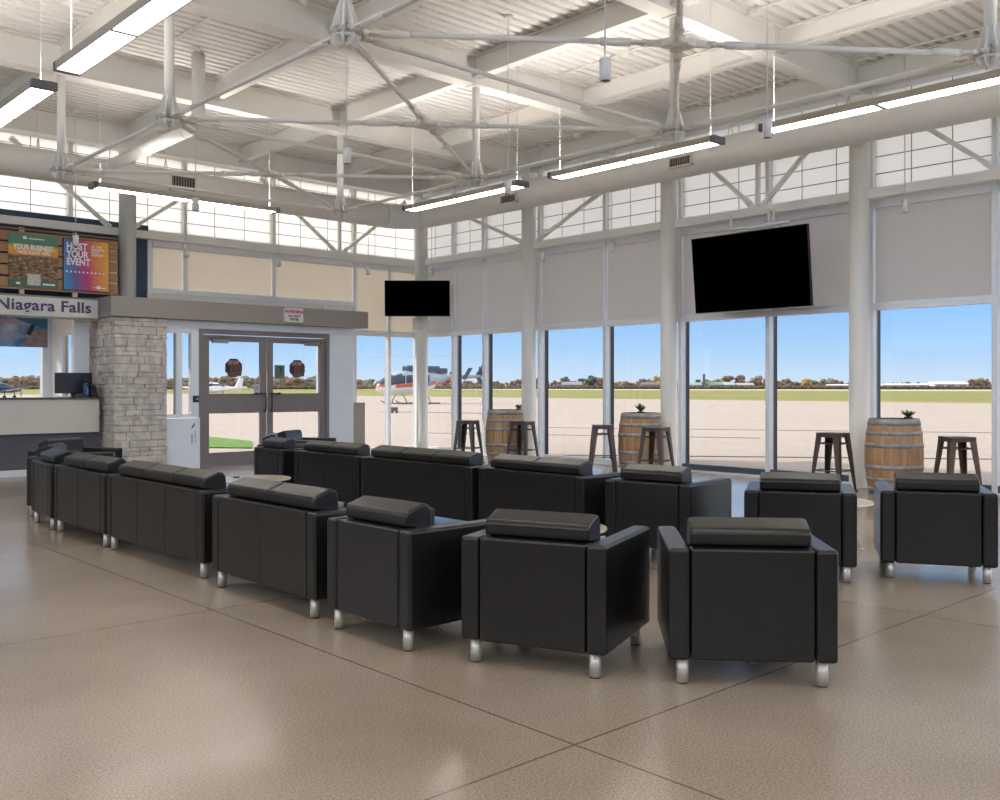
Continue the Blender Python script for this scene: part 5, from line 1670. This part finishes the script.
# fuselage loft: (x, half width, z bottom, z top)
sec = [(4.80, 0.04, 0.95, 1.05), (4.65, 0.30, 0.78, 1.28), (4.3, 0.50, 0.66, 1.58), (3.8, 0.62, 0.60, 1.86), (3.2, 0.68, 0.58, 2.05), (2.4, 0.70, 0.58, 2.12), (1.6, 0.68, 0.60, 2.12), (0.9, 0.60, 0.70, 2.10), (0.3, 0.46, 0.92, 2.05), (-0.3, 0.30, 1.25, 1.98), (-0.9, 0.21, 1.48, 1.93), (-4.3, 0.11, 1.72, 1.92)]
bm = bm_new()
rings = []
NR = 20
for (xx, w, z0, z1) in sec:
    r = []
    for i in range(NR):
        a = 2 * PI * i / NR
        ca, sa = math.cos(a), math.sin(a)
        px_ = w * math.copysign(abs(ca) ** 0.8, ca); pz_ = (z0 + z1) / 2 + (z1 - z0) / 2 * math.copysign(abs(sa) ** 0.85, sa)
        r.append(bm.verts.new((xx * S, px_ * S, pz_ * S)))
    rings.append(r)
for k in range(len(rings) - 1):
    for i in range(NR):
        f = bm.faces.new((rings[k][i], rings[k][(i + 1) % NR], rings[k + 1][(i + 1) % NR], rings[k + 1][i]))
        f.smooth = True
        zc = f.calc_center_median().z / S; xc = f.calc_center_median().x / S
        mid = 1.22 + (0.12 if xc < 1 else 0) + max(0, -xc) * 0.12
        f.material_index = 0 if zc < mid - 0.14 else (1 if zc < mid + 0.04 else 2)
        if zc > mid + 0.04 and xc > 0.9 and zc < 1.88: f.material_index = 3
        if xc < 0.3 and zc > mid + 0.04: f.material_index = 2
bm.faces.new(rings[0]); bm.faces.new(rings[-1])
obj('fuselage', bm, [HW, HO, HL, HG], t)
bm = bm_new()
add_box(bm, (-0.2 * S, -0.36 * S, 2.05 * S), (2.5 * S, 0.36 * S, 2.45 * S), 0.12); add_box(bm, (-1.0 * S, -0.22 * S, 1.95 * S), (-0.2 * S, 0.22 * S, 2.32 * S), 0.08)
obj('engine_cowling', bm, HB, t)
bm = bm_new(); add_tube(bm, (1.4 * S, 0, 2.4 * S), (1.4 * S, 0, 3.05 * S), 0.06, n=10)
for s in (-1, 1):
    add_tube(bm, (1.4 * S, s * 0.28, 2.4 * S), (1.4 * S, s * 0.22, 3.0 * S), 0.025, n=6)
add_box(bm, (1.4 * S - 0.12, -0.5, 2.98 * S), (1.4 * S + 0.12, 0.5, 3.08 * S), 0.02)
obj('rotor_mast', bm, mat('heli_mast', (0.16, 0.17, 0.19), 0.4, 0.5), t)
for s in (-1, 1):
    bm = bm_new()
    d = Vector((math.cos(1.9) * s, math.sin(1.9) * s, 0)); e = Vector((-d.y, d.x, 0)) * 0.16
    q = [Vector((1.4 * S, 0, 3.04 * S)) + d * 0.5 + e, Vector((1.4 * S, 0, 3.0 * S)) + d * 4.9 + e, Vector((1.4 * S, 0, 3.0 * S)) + d * 4.9 - e, Vector((1.4 * S, 0, 3.04 * S)) + d * 0.5 - e]
    lo = [bm.verts.new(v) for v in q]; hi = [bm.verts.new(v + Vector((0, 0, 0.03))) for v in q]
    bm.faces.new(lo); bm.faces.new(hi)
    for i in range(4): bm.faces.new((lo[i], lo[(i + 1) % 4], hi[(i + 1) % 4], hi[i]))
    obj('rotor_blade', bm, mat('heli_blade', (0.62, 0.68, 0.74), 0.5), t)
bm = bm_new()
add_box(bm, (-2.3 * S, -1.0, 1.78 * S), (-1.75 * S, 1.0, 1.83 * S), 0.01)
for s in (-1, 1):
    add_prism(bm, [(-2.75 * S, 2.35 * S), (-2.35 * S, 2.35 * S), (-1.75 * S, 1.60 * S), (-2.1 * S, 1.55 * S)], s * 1.0 - 0.025, s * 1.0 + 0.025, 'y')
obj('stabiliser', bm, HB, t)
bm = bm_new(); add_prism(bm, [(-4.75 * S, 2.65 * S), (-4.45 * S, 2.65 * S), (-3.75 * S, 1.85 * S), (-4.2 * S, 1.25 * S), (-4.45 * S, 1.2 * S), (-4.25 * S, 1.8 * S)], -0.04, 0.04, 'y'); obj('tail_fin', bm, HB, t)
bm = bm_new(); M = Matrix.Translation((-4.25 * S, 0.22, 1.9 * S)) @ Matrix.Rotation(0.5, 4, 'Y'); add_box(bm, (-0.07, -0.012, -0.80), (0.07, 0.012, 0.80), 0.005, M=M); add_tube(bm, (-4.25 * S, 0, 1.9 * S), (-4.25 * S, 0.24, 1.9 * S), 0.05, n=8); obj('tail_rotor', bm, BLACK_PL, t)
bm = bm_new()
for s in (-1, 1):
    add_sweep(bm, [(3.9 * S, s * 0.95, 0.28), (3.6 * S, s * 0.95, 0.10), (3.3 * S, s * 0.95, 0.05), (0.2 * S, s * 0.95, 0.05)], 0.05, 8)
    for xx in (3.0, 1.0):
        add_sweep(bm, [(xx * S, s * 0.35, 0.66 * S), (xx * S, s * 0.75, 0.45), (xx * S, s * 0.95, 0.07)], 0.04, 8)
obj('landing_skid', bm, mat('heli_mast', (0, 0, 0)), t)
bm = bm_new()
for (x0, x1) in ((3.05, 3.12), (2.0, 2.08), (1.0, 1.08)):
    add_box(bm, (x0 * S, -0.735 * S, 1.2 * S), (x1 * S, -0.695 * S, 1.95 * S)); add_box(bm, (x0 * S, 0.695 * S, 1.2 * S), (x1 * S, 0.735 * S, 1.95 * S))
obj('door_post', bm, HL, t)

# ground cart
p = polar(394.5, 51.0)
t = thing('ground_cart', 'small dark ground cart on the apron beside the helicopter', 'cart', (p.x, p.y, ZG), -YAW)
bm = bm_new(); add_box(bm, (-0.17, -0.15, 0.12), (0.17, 0.15, 0.32), 0.02); obj('body', bm, DARK_GREY, t)
for s in (-1, 1):
    bm = bm_new(); add_tube(bm, (s * 0.12, -0.16, 0.06), (s * 0.12, 0.16, 0.06), 0.06, n=12); obj('wheel', bm, BLACK_PL, t)

# --- light aircraft
def aircraft(label, pos, ang, body, trim_c):
    t = thing('light_aircraft', label, 'aeroplane', pos, ang)
    B = mat('plane_' + label[:8], body, 0.35, coat=0.4); G = mat('plane_window', (0.02, 0.025, 0.03), 0.15)
    sc_ = [(3.3, 0.12, 0.95, 1.2), (3.0, 0.42, 0.80, 1.30), (2.2, 0.50, 0.70, 1.42), (1.6, 0.54, 0.68, 1.75), (0.9, 0.56, 0.68, 1.92), (0.0, 0.54, 0.70, 1.90), (-0.9, 0.42, 0.80, 1.60), (-2.2, 0.24, 0.95, 1.42), (-3.6, 0.10, 1.08, 1.32)]
    bm = bm_new(); rings = []
    for (xx, w, z0, z1) in sc_:
        rings.append([bm.verts.new((xx, w * math.cos(2 * PI * i / 16), (z0 + z1) / 2 + (z1 - z0) / 2 * math.sin(2 * PI * i / 16))) for i in range(16)])
    for k in range(len(rings) - 1):
        for i in range(16):
            f = bm.faces.new((rings[k][i], rings[k][(i + 1) % 16], rings[k + 1][(i + 1) % 16], rings[k + 1][i])); f.smooth = True
            c = f.calc_center_median()
            f.material_index = 1 if (1.42 < c.z < 1.78 and -0.8 < c.x < 1.9) else 0
    bm.faces.new(rings[0]); bm.faces.new(rings[-1])
    obj('fuselage', bm, [B, G], t)
    for s in (-1, 1):
        bm = bm_new()
        q = [(1.35, s * 0.45, 0.85), (1.0, s * 5.2, 1.32), (-0.1, s * 5.2, 1.30), (-0.3, s * 0.45, 0.80)]
        lo = [bm.verts.new(v) for v in q]; hi = [bm.verts.new((v[0], v[1], v[2] + 0.14)) for v in q]
        bm.faces.new(lo); bm.faces.new(hi)
        for i in range(4): bm.faces.new((lo[i], lo[(i + 1) % 4], hi[(i + 1) % 4], hi[i]))
        obj('wing', bm, B, t)
    bm = bm_new(); add_prism(bm, [(-2.6, 1.35), (-3.3, 2.45), (-3.85, 2.45), (-3.6, 1.2)], -0.05, 0.05, 'y'); obj('tail_fin', bm, B, t)
    bm = bm_new(); add_box(bm, (-3.9, -1.6, 1.18), (-3.2, 1.6, 1.24), 0.02); obj('tailplane', bm, B, t)
    for (xx, yy) in ((2.5, 0), (0.35, 1.5), (0.35, -1.5)):
        bm = bm_new(); add_tube(bm, (xx, yy - 0.08, 0.2), (xx, yy + 0.08, 0.2), 0.2, n=14); add_tube(bm, (xx, yy, 0.2), (xx, yy, 0.95), 0.05, n=8); obj('wheel', bm, BLACK_PL, t)
    bm = bm_new(); add_box(bm, (3.32, -0.07, 0.25), (3.36, 0.07, 1.95), 0.01); add_lathe(bm, [(0.02, 0), (0.12, 0.05), (0.12, 0.1)], 10, (3.34, 0, 1.03)); obj('propeller', bm, BLACK_PL, t)
    return t


p = polar(217, 112)
vd = math.atan2(-FW.y, -FW.x)
aircraft('white low-wing light aircraft parked beyond the left door leaf', (p.x, p.y, ZG), vd - 0.62, (0.80, 0.80, 0.80), None)
p = polar(-6, 112)
aircraft('navy light aircraft seen through window behind the counter', (p.x, p.y, ZG), vd + 2.6, (0.03, 0.06, 0.14), None)

# ------------------------------------------------------------------ light
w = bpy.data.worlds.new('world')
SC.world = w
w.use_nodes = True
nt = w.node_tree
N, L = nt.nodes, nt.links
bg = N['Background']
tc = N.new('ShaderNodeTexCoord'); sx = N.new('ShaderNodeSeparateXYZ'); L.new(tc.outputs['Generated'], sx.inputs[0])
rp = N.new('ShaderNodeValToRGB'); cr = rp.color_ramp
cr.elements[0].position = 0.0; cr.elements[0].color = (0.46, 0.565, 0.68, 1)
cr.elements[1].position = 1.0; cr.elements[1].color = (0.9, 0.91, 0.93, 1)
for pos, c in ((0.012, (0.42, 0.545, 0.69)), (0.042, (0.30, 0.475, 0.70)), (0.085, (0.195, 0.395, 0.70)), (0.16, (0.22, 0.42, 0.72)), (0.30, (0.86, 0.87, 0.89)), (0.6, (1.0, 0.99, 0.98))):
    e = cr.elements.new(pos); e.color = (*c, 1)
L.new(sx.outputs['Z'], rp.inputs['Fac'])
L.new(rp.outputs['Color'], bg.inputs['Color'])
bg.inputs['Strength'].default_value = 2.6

sd = bpy.data.lights.new('sun', 'SUN'); sd.energy = 6.2; sd.angle = math.radians(0.6); sd.color = (1.0, 0.94, 0.85)
so = bpy.data.objects.new('sun', sd); C.objects.link(so)
to_sun = Vector((-0.42, 0.91, 0.70)).normalized()
so.rotation_euler = to_sun.to_track_quat('Z', 'Y').to_euler()

vs = SC.view_settings
SC.display_settings.display_device = 'sRGB'
vs.view_transform = 'Standard'
vs.look = 'None'
vs.exposure = 0.38
vs.gamma = 1.0
vs.use_curve_mapping = False
